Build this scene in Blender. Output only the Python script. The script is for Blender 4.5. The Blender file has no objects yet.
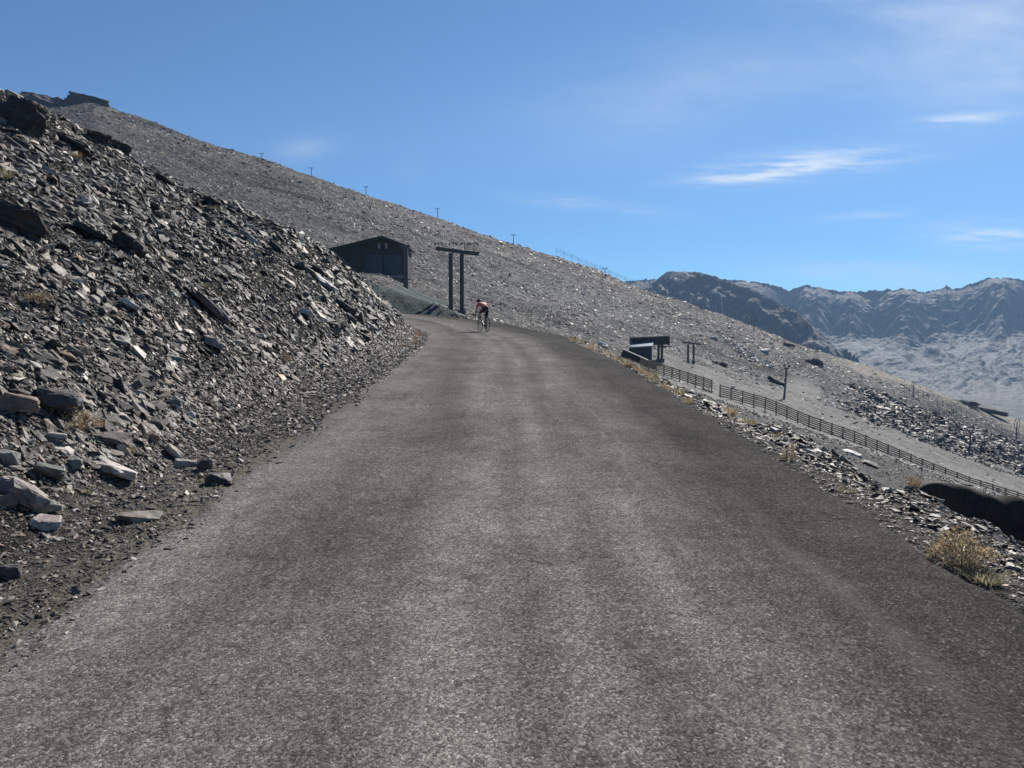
import math, random
import numpy as np

# ------------------------------------------------------------------ noise
def _h(ix, iy, seed):
    n = (ix.astype(np.int64) * 374761393 + iy.astype(np.int64) * 668265263 + seed * 1274126177) & 0xFFFFFFFF
    n = ((n ^ (n >> 13)) * 1274126177) & 0xFFFFFFFF
    n = ((n ^ (n >> 16)) * 2246822519) & 0xFFFFFFFF
    return ((n ^ (n >> 15)) & 0xFFFFFF) / float(0x1000000)

def gnoise(x, y, seed=0):
    x = np.asarray(x, float); y = np.asarray(y, float)
    ix = np.floor(x); iy = np.floor(y); fx = x - ix; fy = y - iy
    ux = fx * fx * fx * (fx * (fx * 6 - 15) + 10); uy = fy * fy * fy * (fy * (fy * 6 - 15) + 10)
    def g(dx, dy):
        a = _h(ix + dx, iy + dy, seed) * 6.2831853
        return np.cos(a) * (fx - dx) + np.sin(a) * (fy - dy)
    a = g(0, 0); b = g(1, 0); c = g(0, 1); d = g(1, 1)
    return ((a + (b - a) * ux) * (1 - uy) + (c + (d - c) * ux) * uy) * 1.5

def fbm(x, y, octv=4, seed=0, gain=0.5):
    s = 0; a = 1.0; f = 1.0
    for k in range(octv):
        s = s + a * gnoise(x * f, y * f, seed + 17 * k); a *= gain; f *= 2.03
    return s

def ridged(x, y, octv=4, seed=0):
    s = 0; a = 1.0; f = 1.0
    for k in range(octv):
        s = s + a * (1 - 2 * np.abs(gnoise(x * f, y * f, seed + 31 * k))); a *= 0.5; f *= 2.1
    return s

def sstep(a, b, x):
    t = np.clip((x - a) / (b - a), 0, 1); return t * t * (3 - 2 * t)

# ------------------------------------------------------------------ camera
CAM = np.array([0.0, 0.0, 1.65]); FPX = 800.0
PITCH = math.atan(49 / 800.0)
def ray(u, v):
    a = (np.asarray(u, float) - 512) / FPX; b = -(np.asarray(v, float) - 384) / FPX
    c, s = math.cos(PITCH), math.sin(PITCH)
    dx = a; dy = c + b * s; dz = -s + b * c
    return dx / dy, dz / dy          # per metre of +Y
def pt(u, v, Y):
    k, e = ray(u, v); return np.array([k * Y, Y, 1.65 + e * Y])
def project(p):
    p = np.asarray(p, float); x = p[..., 0]; y = p[..., 1]; z = p[..., 2] - 1.65
    c, s = math.cos(PITCH), math.sin(PITCH)
    d = y * c - z * s; up = y * s + z * c
    return 512 + FPX * x / d, 384 - FPX * up / d

# ------------------------------------------------------------------ the road line
_ctrl = np.array([(0.17, -40), (0.17, -20), (0.16, 0), (0.12, 8), (0.0, 15), (-0.15, 21), (-0.55, 28), (-1.35, 35), (-2.6, 41), (-4.6, 46),
                  (-7.8, 50), (-12.5, 53), (-19, 55.5), (-28, 57.5), (-45, 60), (-80, 66), (-140, 78)], float)
def _catmull(P, n=24):
    out = []
    for i in range(1, len(P) - 2):
        p0, p1, p2, p3 = P[i - 1], P[i], P[i + 1], P[i + 2]
        for k in range(n):
            t = k / n
            out.append(0.5 * ((2 * p1) + (p2 - p0) * t + (2 * p0 - 5 * p1 + 4 * p2 - p3) * t * t + (3 * p1 - p0 - 3 * p2 + p3) * t ** 3))
    return np.array(out)
_line = _catmull(_ctrl)
_cum = np.concatenate([[0], np.cumsum(np.hypot(*np.diff(_line, axis=0).T))])
_s0 = np.interp(0, _line[:, 1], _cum)                      # arc length where Y = 0
RS = np.arange(-19, 125, 0.25)
RX = np.interp(RS + _s0, _cum, _line[:, 0]); RY = np.interp(RS + _s0, _cum, _line[:, 1])
_tx = np.gradient(RX, RS); _ty = np.gradient(RY, RS); _n = np.hypot(_tx, _ty); TX = _tx / _n; TY = _ty / _n
_zs = [(-20, -1.05), (0, 0), (10, 0.575), (18, 1.03), (24, 1.29), (30, 1.53), (36.5, 1.75), (42, 2.12), (48, 2.62), (53, 3.1), (58, 3.65), (70, 5.2), (90, 9), (125, 16)]
_zt = np.interp(RS, *np.array(_zs, float).T)
_k = np.hanning(25); _k /= _k.sum(); ZR = np.convolve(np.pad(_zt, 12, mode='edge'), _k, 'valid')
HALF_L, HALF_R = 2.55, 2.5
def road_xy(s, d):
    return (np.interp(s, RS, RX) + np.interp(s, RS, TY) * d, np.interp(s, RS, RY) - np.interp(s, RS, TX) * d)
def road_z(s): return np.interp(s, RS, ZR)
def near_road(x, y):
    x = np.asarray(x, float).ravel(); y = np.asarray(y, float).ravel()
    S = np.empty_like(x); D = np.empty_like(x)
    for i in range(0, len(x), 20000):
        xx = x[i:i + 20000, None]; yy = y[i:i + 20000, None]
        j = np.argmin((xx - RX) ** 2 + (yy - RY) ** 2, axis=1)
        dx = xx[:, 0] - RX[j]; dy = yy[:, 0] - RY[j]
        al = dx * TX[j] + dy * TY[j]; la = dx * TY[j] - dy * TX[j]
        S[i:i + 20000] = RS[j] + np.clip(al, -0.13, 0.13)
        D[i:i + 20000] = np.sign(la + 1e-9) * np.hypot(la, np.abs(al) - np.clip(np.abs(al), 0, 0.13))
    return S, D

# ------------------------------------------------------------------ ground height
_z0 = np.array([(-60, -5), (0, -4.5), (15, -3.5), (28, -1.6), (38, 0.6), (47, 1.7), (56, 1.95), (70, 2.1), (90, 2.4), (98, 2.85), (108, 4.1), (118, 5.5), (150, 9.4), (180, 13.3),
                (220, 19.0), (280, 28.4), (350, 39.6), (380, 42.6), (420, 43), (520, 42), (700, 10), (900, -40), (1400, -150)], float)
_zy = np.arange(-60, 1400, 1.0); _zz = np.interp(_zy, _z0[:, 0], _z0[:, 1])
_k = np.hanning(17); _k /= _k.sum(); _zz = np.convolve(np.pad(_zz, 8, mode='edge'), _k, 'valid')
def hill(x, y):
    z = np.interp(y, _zy, _zz) - 0.34 * x
    far = sstep(60, 200, y)
    z = z + far * (1.6 * fbm(x / 60, y / 60, 3, 5) + 0.5 * ridged(x / 16 + 3, y / 22, 3, 8) * sstep(40, 120, y))
    k = x / np.maximum(y, 1.0)
    z = z + 0.9 * np.exp(-((k + .157) / .03) ** 2) * sstep(70, 84, y) * sstep(114, 98, y)
    z = z + far * .55 * gnoise((x + .25 * y) / 70, (y - .1 * x) / 9, 6)
    z = z + 0.42 * np.minimum(x + 0.512 * y, 0) * sstep(150, 300, y) + 2.7 * np.exp(-((k - 0.10) / 0.055) ** 2) * sstep(200, 330, y)
    return z
def bank(dl, s):
    bend = sstep(14, 26, s)
    t = np.maximum(dl - 0.55 + 0.35 * bend, 0)
    lo = 0.78 * t; hi = 0.78 * 3.0 + 0.555 * (t - 3.0) - 0.0165 * np.maximum(t - 9, 0) ** 2
    g = -np.log(np.exp(-lo * 2) + np.exp(-np.minimum(hi, 60) * 2)) / 2
    g = g + bend * 0.42 * sstep(0.15, 1.5, dl) * (1 - sstep(2.5, 9, dl))
    return np.maximum(g, 0.04 * np.clip(dl, 0, 0.6))
def rough(x, y):
    a = 0.20 * fbm(x / 2.6, y / 2.6, 3, 11) + 0.07 * ridged(x / 0.9, y / 0.9, 3, 12)
    b = 0.55 * fbm(x / 8.0, y / 8.0, 2, 13)
    return a + b
def height(x, y):
    x = np.asarray(x, float); y = np.asarray(y, float); shp = x.shape
    x = x.ravel(); y = y.ravel()
    z = hill(x, y)
    m = (np.hypot(x, y) < 150)
    if m.any():
        xx, yy = x[m], y[m]
        S, D = near_road(xx, yy); zr = road_z(S); h = z[m]
        # down side of the road
        d = np.maximum(D - HALF_R, 0)
        ns = fbm(S / 3.0, D / 3.0, 3, 21)
        vw = 0.75 + 0.3 * ns - 0.3 * sstep(8, 14, S) * sstep(30, 20, S)
        sh = zr - 0.02 - (0.16 + .18 * sstep(8, 14, S) * sstep(30, 20, S)) * np.minimum(d, vw) + 0.10 * sstep(0.1, 0.7, d) * (fbm(xx / 0.7, yy / 0.7, 3, 22) + .35)
        t = np.maximum(d - vw, 0)
        right = np.clip(h, sh - 0.62 * t, sh + 0.34 * t) + 0.18 * sstep(0, 3, t) * rough(xx, yy) * (1 - .75 * sstep(44, 50, S))
        # scree bank on the up side
        dl = np.maximum(-D - HALF_L, 0)
        zb = zr + (np.minimum(zr, 2.3) - zr) * sstep(1.0, 9, dl)
        left = zb + bank(dl, S)
        wob = sstep(0.6, 3.0, dl)
        left = left + wob * rough(xx, yy) + 0.02 * sstep(0, .4, dl) * fbm(xx / .4, yy / .4, 2, 3)
        fade = sstep(26, 60, dl)
        left = left * (1 - fade) + np.maximum(h, left * .6 + h * .4) * fade
        zz = np.where(D > 0, right, left)
        und = sstep(2.62, 2.28, np.abs(D))
        zz = zz * (1 - und) + (zr - 0.09) * und
        b = sstep(105, 145, np.hypot(xx, yy))
        z[m] = zz * (1 - b) + h * b
    return z.reshape(shp)
def cast(u, v, y0=3.0, y1=600.0):
    k, e = ray(u, v); ys = np.concatenate([np.arange(y0, 60, 0.05), np.arange(60, y1, 0.5)])
    ys = ys[(ys >= y0) & (ys <= y1)]
    zz = height(k * ys, ys); zr = 1.65 + e * ys
    j = np.argmax(zr <= zz)
    if not zr[j] <= zz[j]: return None
    return np.array([k * ys[j], ys[j], zz[j]])

import bpy, bmesh
from mathutils import Vector, Matrix, noise as mnoise
R = math.radians
rng = np.random.default_rng(7); random.seed(7)
scene = bpy.context.scene
COL = bpy.data.collections.new('place'); scene.collection.children.link(COL)

# ------------------------------------------------------------------ materials
class NT:
    def __init__(s, name):
        s.m = bpy.data.materials.new(name); s.m.use_nodes = True; s.t = s.m.node_tree
        s.b = s.t.nodes['Principled BSDF']
    def n(s, typ, **kw):
        o = s.t.nodes.new(typ)
        for k, v in kw.items():
            if k[0] == '_': setattr(o, k[1:], v)
            else: s.put(o.inputs[k.replace('9', ' ')], v)
        return o
    def put(s, inp, v):
        if hasattr(v, 'is_output') or isinstance(v, bpy.types.NodeSocket): s.t.links.new(v, inp)
        else: inp.default_value = v
    def math(s, op, a, b=0.0, clamp=False):
        o = s.t.nodes.new('ShaderNodeMath'); o.operation = op; o.use_clamp = clamp
        s.put(o.inputs[0], a); s.put(o.inputs[1], b); return o.outputs[0]
    def mix(s, f, a, b, mode='MIX'):
        o = s.t.nodes.new('ShaderNodeMix'); o.data_type = 'RGBA'; o.blend_type = mode
        s.put(o.inputs[0], f); s.put(o.inputs[6], a); s.put(o.inputs[7], b); return o.outputs[2]
    def ramp(s, f, stops):
        o = s.t.nodes.new('ShaderNodeValToRGB'); e = o.color_ramp.elements
        while len(e) < len(stops): e.new(0.5)
        for k, (p, c) in enumerate(stops):
            e[k].position = p; e[k].color = (c, c, c, 1) if not hasattr(c, '__len__') else (*c, 1)
        s.put(o.inputs[0], f); return o.outputs[0]
    def pos(s): return s.n('ShaderNodeNewGeometry').outputs['Position']
    def noise(s, vec, scale, detail=4, rough=.55, out=0):
        o = s.n('ShaderNodeTexNoise', Vector=vec, Scale=scale, Detail=detail, Roughness=rough); return o.outputs[out]
    def voro(s, vec, scale, out='Color', feature='F1'):
        o = s.n('ShaderNodeTexVoronoi', _feature=feature, Vector=vec, Scale=scale); return o.outputs[out]
    def bump(s, h, strength=.5, dist=.02, normal=None):
        o = s.n('ShaderNodeBump', Height=h, Strength=strength, Distance=dist)
        if normal is not None: s.put(o.inputs['Normal'], normal)
        return o.outputs[0]
    def set(s, **kw):
        for k, v in kw.items(): s.put(s.b.inputs[k.replace('_', ' ')], v)
        return s.m

def simple(name, c, rough=.6, metal=0, var=.25, scale=8, bump=0, spec=.3):
    t = NT(name); p = t.pos(); n = t.noise(p, scale, 5)
    col = t.mix(1, (*c, 1), t.ramp(n, [(.25, 1 - var), (.75, 1 + var)]), 'MULTIPLY')
    t.set(Base_Color=col, Roughness=rough, Metallic=metal)
    t.b.inputs['Specular IOR Level'].default_value = spec
    if bump: t.set(Normal=t.bump(n, bump, .02))
    return t.m

def stone_mat(name, base=None, rough=.5, var=.5, patch=None):
    t = NT(name); g = t.n('ShaderNodeTexCoord').outputs['Object']; p = t.pos()
    if base is None: c = t.n('ShaderNodeVertexColor', _layer_name='Col').outputs[0]
    else: c = (*base, 1)
    n = t.noise(p, 9, 6, .65); n2 = t.noise(p, 55, 3, .6)
    if patch is not None:
        c = t.mix(t.ramp(t.noise(p, 5, 5, .6), [(.5, 0), (.62, 1)]), c, (*patch, 1))
    c = t.mix(1, c, t.ramp(n, [(.25, 1 - var), (.75, 1 + var)]), 'MULTIPLY')
    c = t.mix(.5, c, t.ramp(n2, [(.3, .55), (.7, 1.4)]), 'MULTIPLY')
    st = t.noise(t.n('ShaderNodeMapping', Vector=p, Scale=(6, 6, 40)).outputs[0], 1.0, 4)
    nn = t.bump(t.math('ADD', n2, st), .35, .012)
    t.b.inputs['Specular IOR Level'].default_value = .30
    return t.set(Base_Color=c, Roughness=t.ramp(n2, [(.3, rough - .1), (.7, rough + .3)]), Normal=nn)

M = {}
M['stone'] = stone_mat('schist rubble')
M['dark_stone'] = stone_mat('dark schist', (.055, .053, .052), patch=(.10, .085, .07))
M['crag'] = stone_mat('dark crag rock', (.05, .047, .045), .75, patch=(.08, .06, .05))
M['rust_stone'] = stone_mat('rust stained rock', (.23, .17, .125), .6, patch=(.11, .095, .08))
M['quartz'] = stone_mat('pinkish quartz', (.54, .48, .44), .5, .35, patch=(.30, .25, .23))
M['pink_stone'] = stone_mat('mottled pink rock', (.30, .25, .225), .55, .45, patch=(.16, .15, .14))
M['pale_stone'] = stone_mat('pale slab', (.33, .315, .29), .45, .35, patch=(.2, .19, .18))
M['grey_stone'] = stone_mat('grey green rock', (.17, .175, .155), .5, patch=(.11, .115, .10))
M['purple_stone'] = stone_mat('purple brown slab', (.125, .10, .095), .6)
M['tan_stone'] = stone_mat('tan slab', (.30, .265, .21), .55, patch=(.2, .18, .15))
M['white_stone'] = stone_mat('white rock', (.44, .425, .39), .55, .3, patch=(.25, .235, .21))
M['white_patch'] = stone_mat('spilled pale rubble', (.50, .485, .45), .6, .3)
M['mound_shade'] = simple('shade-painted mound', (.017, .0162, .0148), .95, var=.8, scale=3.5, bump=1.0)  # near-black base puts the shade of the embankment into the colour

def ground_mat():
    t = NT('stony ground'); p = t.pos()
    c = t.n('ShaderNodeVertexColor', _layer_name='Col').outputs[0]
    a = t.n('ShaderNodeVertexColor', _layer_name='Mix')
    sep = t.n('ShaderNodeSeparateColor', Color=a.outputs[0])
    fine, far = sep.outputs[0], sep.outputs[1]
    w = t.n('ShaderNodeMix', _data_type='VECTOR'); 
    warp = t.n('ShaderNodeVectorMath', _operation='ADD'); t.put(warp.inputs[0], p)
    wv = t.n('ShaderNodeVectorMath', _operation='SCALE'); t.put(wv.inputs[0], t.noise(p, 6, 3, .6, 1)); wv.inputs['Scale'].default_value = .12
    t.put(warp.inputs[1], wv.outputs[0]); q = warp.outputs[0]
    def cells(sc):
        o = t.n('ShaderNodeTexVoronoi', Vector=q, Scale=sc, Randomness=1.0)
        s2 = t.n('ShaderNodeSeparateColor', Color=o.outputs['Color'])
        return s2.outputs[0], o.outputs['Distance']
    k1, d1 = cells(34); k2, d2 = cells(9); k3, d3 = cells(1.3)
    v = t.math('ADD', t.math('MULTIPLY', t.ramp(k1, [(0, .35), (.6, .9), (.9, 1.3), (1, 2.4)]), .5), t.math('MULTIPLY', t.ramp(k2, [(0, .5), (.7, 1.0), (1, 2.0)]), .5))
    vf = t.ramp(k3, [(0, .55), (.6, .95), (.92, 1.25), (1, 2.2)])
    mixv = t.n('ShaderNodeMix'); t.put(mixv.inputs[0], far); t.put(mixv.inputs[2], v); t.put(mixv.inputs[3], t.math('MULTIPLY', vf, t.math('ADD', .35, t.math('MULTIPLY', v, .65))))
    mv = mixv.outputs[0]
    mf = t.n('ShaderNodeMix'); t.put(mf.inputs[0], fine); t.put(mf.inputs[2], mv); t.put(mf.inputs[3], t.ramp(t.noise(p, 25, 5, .7), [(.3, .7), (.7, 1.3)]))
    col = t.mix(1, c, t.n('ShaderNodeCombineColor', Red=mf.outputs[0], Green=mf.outputs[0], Blue=mf.outputs[0]).outputs[0], 'MULTIPLY')
    big = t.ramp(t.noise(p, .35, 4), [(.3, .8), (.7, 1.2)])
    col = t.mix(1, col, big, 'MULTIPLY')
    rf = t.math('SUBTRACT', 1.0, t.math('MULTIPLY', fine, .7))
    b1 = t.bump(d1, t.math('MULTIPLY', rf, .7), .02); b2 = t.bump(d2, t.math('MULTIPLY', rf, .8), .08, b1)
    b3 = t.bump(d3, t.math('MULTIPLY', t.math('MULTIPLY', far, rf), .75), .5, b2)
    t.b.inputs['Specular IOR Level'].default_value = .05
    return t.set(Base_Color=col, Roughness=.9, Normal=b3)
M['ground'] = ground_mat()

def asphalt():
    t = NT('worn chip seal asphalt'); p = t.pos()
    uv = t.n('ShaderNodeUVMap', _uv_map='road'); s = t.n('ShaderNodeSeparateXYZ', Vector=uv.outputs[0]); d, L = s.outputs[0], s.outputs[1]
    longn = t.noise(t.n('ShaderNodeMapping', Vector=uv.outputs[0], Scale=(1.6, .16, 1)).outputs[0], 1.0, 4, .6)
    wob = t.math('MULTIPLY', t.math('SUBTRACT', t.noise(t.n('ShaderNodeMapping', Vector=uv.outputs[0], Scale=(.3, .12, 1)).outputs[0], 1.0, 2), .5), .5)
    dd = t.math('ADD', d, wob)
    prof = t.n('ShaderNodeMapRange'); t.put(prof.inputs[0], dd); prof.inputs[1].default_value = -2.6; prof.inputs[2].default_value = 2.6
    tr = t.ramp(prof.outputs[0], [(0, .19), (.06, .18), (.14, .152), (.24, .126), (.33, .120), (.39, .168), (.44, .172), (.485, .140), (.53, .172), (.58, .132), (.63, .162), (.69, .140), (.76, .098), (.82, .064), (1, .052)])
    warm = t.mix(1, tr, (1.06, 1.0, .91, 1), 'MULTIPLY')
    blot = t.ramp(t.noise(p, .9, 6, .65), [(.3, .74), (.7, 1.24)])
    lon = t.ramp(longn, [(.3, .72), (.7, 1.27)])
    base = t.mix(1, t.mix(1, warm, blot, 'MULTIPLY'), lon, 'MULTIPLY')
    # chips of stone in the binder
    pm = t.n('ShaderNodeMapping', Vector=p, Scale=(1, .75, 1)).outputs[0]
    pj = t.n('ShaderNodeVectorMath', _operation='ADD'); t.put(pj.inputs[0], pm); js = t.n('ShaderNodeVectorMath', _operation='SCALE'); t.put(js.inputs[0], t.noise(pm, 60, 2, .6, 1)); js.inputs['Scale'].default_value = .012; t.put(pj.inputs[1], js.outputs[0]); pm = pj.outputs[0]
    k = t.n('ShaderNodeTexVoronoi', Vector=pm, Scale=120.0); kc = t.n('ShaderNodeSeparateColor', Color=k.outputs['Color']).outputs[0]
    chips = t.ramp(kc, [(0, .4), (.45, .75), (.75, 1.15), (.96, 1.5), (1, 2.2)])
    k2 = t.n('ShaderNodeTexVoronoi', Vector=pm, Scale=33.0); kc2 = t.n('ShaderNodeSeparateColor', Color=k2.outputs['Color']).outputs[0]
    chips2 = t.ramp(kc2, [(0, .85), (.6, 1.0), (.96, 1.1), (1, 1.3)])
    col = t.mix(1, t.mix(1, base, chips, 'MULTIPLY'), chips2, 'MULTIPLY')
    col = t.mix(1, col, t.ramp(t.noise(pm, 150, 4, .75), [(.3, .68), (.5, 1.0), (.72, 1.4)]), 'MULTIPLY')
    col = t.mix(1, col, t.ramp(t.noise(p, 4.5, 5, .7), [(.3, .84), (.7, 1.15)]), 'MULTIPLY')
    # pale wandering seam and a few crossing cracks
    sx = t.math('ADD', d, t.math('MULTIPLY', t.math('SUBTRACT', t.noise(t.n('ShaderNodeMapping', Vector=uv.outputs[0], Scale=(.2, .55, 1)).outputs[0], 1.0, 3), .5), .55))
    seam = t.math('MULTIPLY', t.ramp(t.math('ABSOLUTE', t.math('SUBTRACT', sx, .93)), [(0, 1), (.035, 0)]), t.ramp(t.noise(p, 1.4, 3), [(.44, 0), (.58, 1)]))
    col = t.mix(t.math('MULTIPLY', seam, .42), col, (.22, .205, .18, 1))
    seam2 = t.math('MULTIPLY', t.ramp(t.math('ABSOLUTE', t.math('SUBTRACT', sx, 1.62)), [(0, 1), (.12, 0)]), t.ramp(t.noise(p, .7, 3), [(.4, 0), (.6, 1)]))
    col = t.mix(t.math('MULTIPLY', seam2, .35), col, (.15, .14, .125, 1))
    cr = t.n('ShaderNodeTexVoronoi', _feature='DISTANCE_TO_EDGE', Vector=t.n('ShaderNodeVectorMath', _operation='ADD').outputs[0], Scale=1.1)
    va = cr.inputs['Vector'].links[0].from_node; t.put(va.inputs[0], p)
    sc_ = t.n('ShaderNodeVectorMath', _operation='SCALE'); t.put(sc_.inputs[0], t.noise(p, 2.5, 4, .6, 1)); sc_.inputs['Scale'].default_value = .6; t.put(va.inputs[1], sc_.outputs[0])
    crack = t.math('MULTIPLY', t.ramp(cr.outputs['Distance'], [(0, 1), (.012, 0)]), t.ramp(t.noise(p, .55, 2), [(.44, 0), (.56, 1)]))
    col = t.mix(t.math('MULTIPLY', crack, .65), col, (.02, .02, .02, 1))
    c2 = t.n('ShaderNodeTexVoronoi', _feature='DISTANCE_TO_EDGE', Scale=4.2); t.put(c2.inputs['Vector'], t.n('ShaderNodeMapping', Vector=va.outputs[0], Scale=(.7, 1.5, 1)).outputs[0])
    fine = t.math('MULTIPLY', t.ramp(c2.outputs['Distance'], [(0, 1), (.03, 0)]), t.math('MULTIPLY', t.ramp(t.noise(p, .8, 3), [(.5, 0), (.62, 1)]), t.ramp(t.noise(p, 3.0, 2), [(.45, 0), (.6, 1)])))
    col = t.mix(t.math('MULTIPLY', fine, .6), col, (.018, .017, .016, 1))
    h = t.math('ADD', t.math('MULTIPLY', k.outputs['Distance'], -1.0), t.math('MULTIPLY', k2.outputs['Distance'], -.6))
    h2 = t.noise(p, 7, 4, .6)
    nn = t.bump(h2, .35, .03, t.bump(h, .5, .006))
    t.b.inputs['Specular IOR Level'].default_value = .04
    return t.set(Base_Color=col, Roughness=t.ramp(kc, [(0, 1), (.97, .95), (1, .5)]), Normal=nn)
M['asphalt'] = asphalt()

def mountain_mat():
    t = NT('far mountain rock'); p = t.pos()
    c = t.n('ShaderNodeVertexColor', _layer_name='Col').outputs[0]
    o = t.n('ShaderNodeTexVoronoi', Vector=p, Scale=.16); k = t.n('ShaderNodeSeparateColor', Color=o.outputs['Color']).outputs[0]
    n = t.noise(p, .03, 8, .7)
    col = t.mix(1, t.mix(1, c, t.ramp(k, [(0, .7), (.75, 1), (1, 1.6)]), 'MULTIPLY'), t.ramp(n, [(.3, .8), (.7, 1.2)]), 'MULTIPLY')
    nn = t.bump(o.outputs['Distance'], .5, 2.0, t.bump(n, .35, 9.0))
    return t.set(Base_Color=col, Roughness=.85, Normal=nn)
M['mountain'] = mountain_mat()
M['wood'] = simple('weathered fence board', (.30, .21, .14), .8, var=.5, scale=14)
M['steel'] = simple('galvanised steel', (.22, .225, .23), .55, .3, .25, 6)
M['dark_steel'] = simple('dark weathered steel', (.095, .094, .09), .6, .2, .3, 6)
M['concrete'] = simple('rough concrete', (.13, .13, .128), .85, var=.3, scale=3, bump=.3)
M['hut_wall'] = simple('dark stained hut wall', (.052, .044, .038), .85, var=.5, scale=2)
M['hut_panel'] = simple('brown plywood panel', (.075, .055, .04), .75, var=.3, scale=2)
M['hut_door'] = simple('grey metal door', (.07, .082, .09), .55, .1, .2, 1.5)
M['hut_roof'] = simple('dark roof sheet', (.05, .052, .055), .6, .1, .3, 3)
M['plinth'] = stone_mat('rough stone plinth', (.11, .09, .08), patch=(.06, .06, .06))
M['ledge'] = simple('pale concrete ledge', (.22, .22, .21), .8, var=.3)
M['pane'] = simple('dusty window pane', (.30, .31, .31), .25, var=.2)
M['shed_wall'] = simple('dark blue sheet metal', (.045, .055, .066), .5, .2, .2, 2)
M['shed_roof'] = simple('pale blue roof sheet', (.22, .27, .31), .5, .2, .15, 2)
M['canopy'] = simple('blue black canopy', (.022, .027, .034), .5, .2, .25, 2)
M['mat'] = simple('faded green ground sheet', (.100, .135, .122), 1.0, var=.6, scale=.9, bump=.3, spec=.02)
M['net'] = simple('thin grey fencing', (.16, .18, .20), .6, .2, .2)
M['skin'] = simple('skin', (.45, .27, .2), .5, var=.1)
M['jersey'] = simple('salmon cycling jersey', (.62, .17, .12), .7, var=.12, scale=12)
M['jersey_lit'] = simple('sunlit pink jersey', (.72, .52, .48), .7, var=.1)  # sunlit pink of the rider's back, painted as a paler colour
M['shorts'] = simple('black lycra', (.012, .012, .014), .5, var=.2)
M['shoe'] = simple('pale cycling shoe', (.5, .5, .5), .4, var=.1)
M['helmet'] = simple('dark red helmet', (.09, .02, .018), .35, var=.2)
M['hair'] = simple('dark hair', (.02, .014, .01), .7)
M['rubber'] = simple('black tyre rubber', (.015, .015, .015), .7)
M['frame_paint'] = simple('black bicycle frame', (.03, .018, .018), .3, .1)
M['alloy'] = simple('silver alloy', (.5, .5, .5), .3, .9, .1)
def grass_mat(name):
    t = NT(name); c = t.n('ShaderNodeVertexColor', _layer_name='Col').outputs[0]
    t.set(Base_Color=c, Roughness=.75); tr = t.n('ShaderNodeBsdfTranslucent', Color=c); mx = t.n('ShaderNodeMixShader'); mx.inputs[0].default_value = .5
    t.put(mx.inputs[1], t.b.outputs[0]); t.put(mx.inputs[2], tr.outputs[0]); t.put(t.t.nodes['Material Output'].inputs[0], mx.outputs[0]); return t.m
M['grass'] = grass_mat('dry grass blades')

# ------------------------------------------------------------------ mesh helpers
def np_mesh(name, V, F, mat, col=None, smooth=False, extra=None):
    """V (n,3), F (m,k) all faces of k corners."""
    me = bpy.data.meshes.new(name); V = np.asarray(V, np.float32); F = np.asarray(F, np.int32); m, k = F.shape
    me.vertices.add(len(V)); me.vertices.foreach_set('co', V.ravel())
    me.loops.add(m * k); me.loops.foreach_set('vertex_index', F.ravel())
    me.polygons.add(m); me.polygons.foreach_set('loop_start', np.arange(0, m * k, k, dtype=np.int32))
    me.polygons.foreach_set('use_smooth', np.full(m, smooth, bool))
    me.update(calc_edges=True)
    for nm, c in ([('Col', col)] if col is not None else []) + (extra or []):
        at = me.color_attributes.new(nm, 'FLOAT_COLOR', 'POINT')
        c4 = np.ones((len(V), 4), np.float32); c4[:, :3] = c; at.data.foreach_set('color', c4.ravel())
    me.materials.append(mat); return me
def link(o, parent=None):
    COL.objects.link(o)
    if parent is not None: o.parent = parent
    return o
def obj(name, me, parent=None, loc=None):
    o = link(bpy.data.objects.new(name, me), parent)
    if loc is not None: o.location = loc
    return o
def tag(o, label, cat, group=None):
    o['label'] = label; o['category'] = cat
    if group: o['group'] = group
    return o
def root(name, label, cat, loc=(0, 0, 0), rz=0, group=None):
    o = link(bpy.data.objects.new(name, None)); o.location = loc; o.rotation_euler = (0, 0, rz); o.empty_display_size = .3
    return tag(o, label, cat, group)
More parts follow.
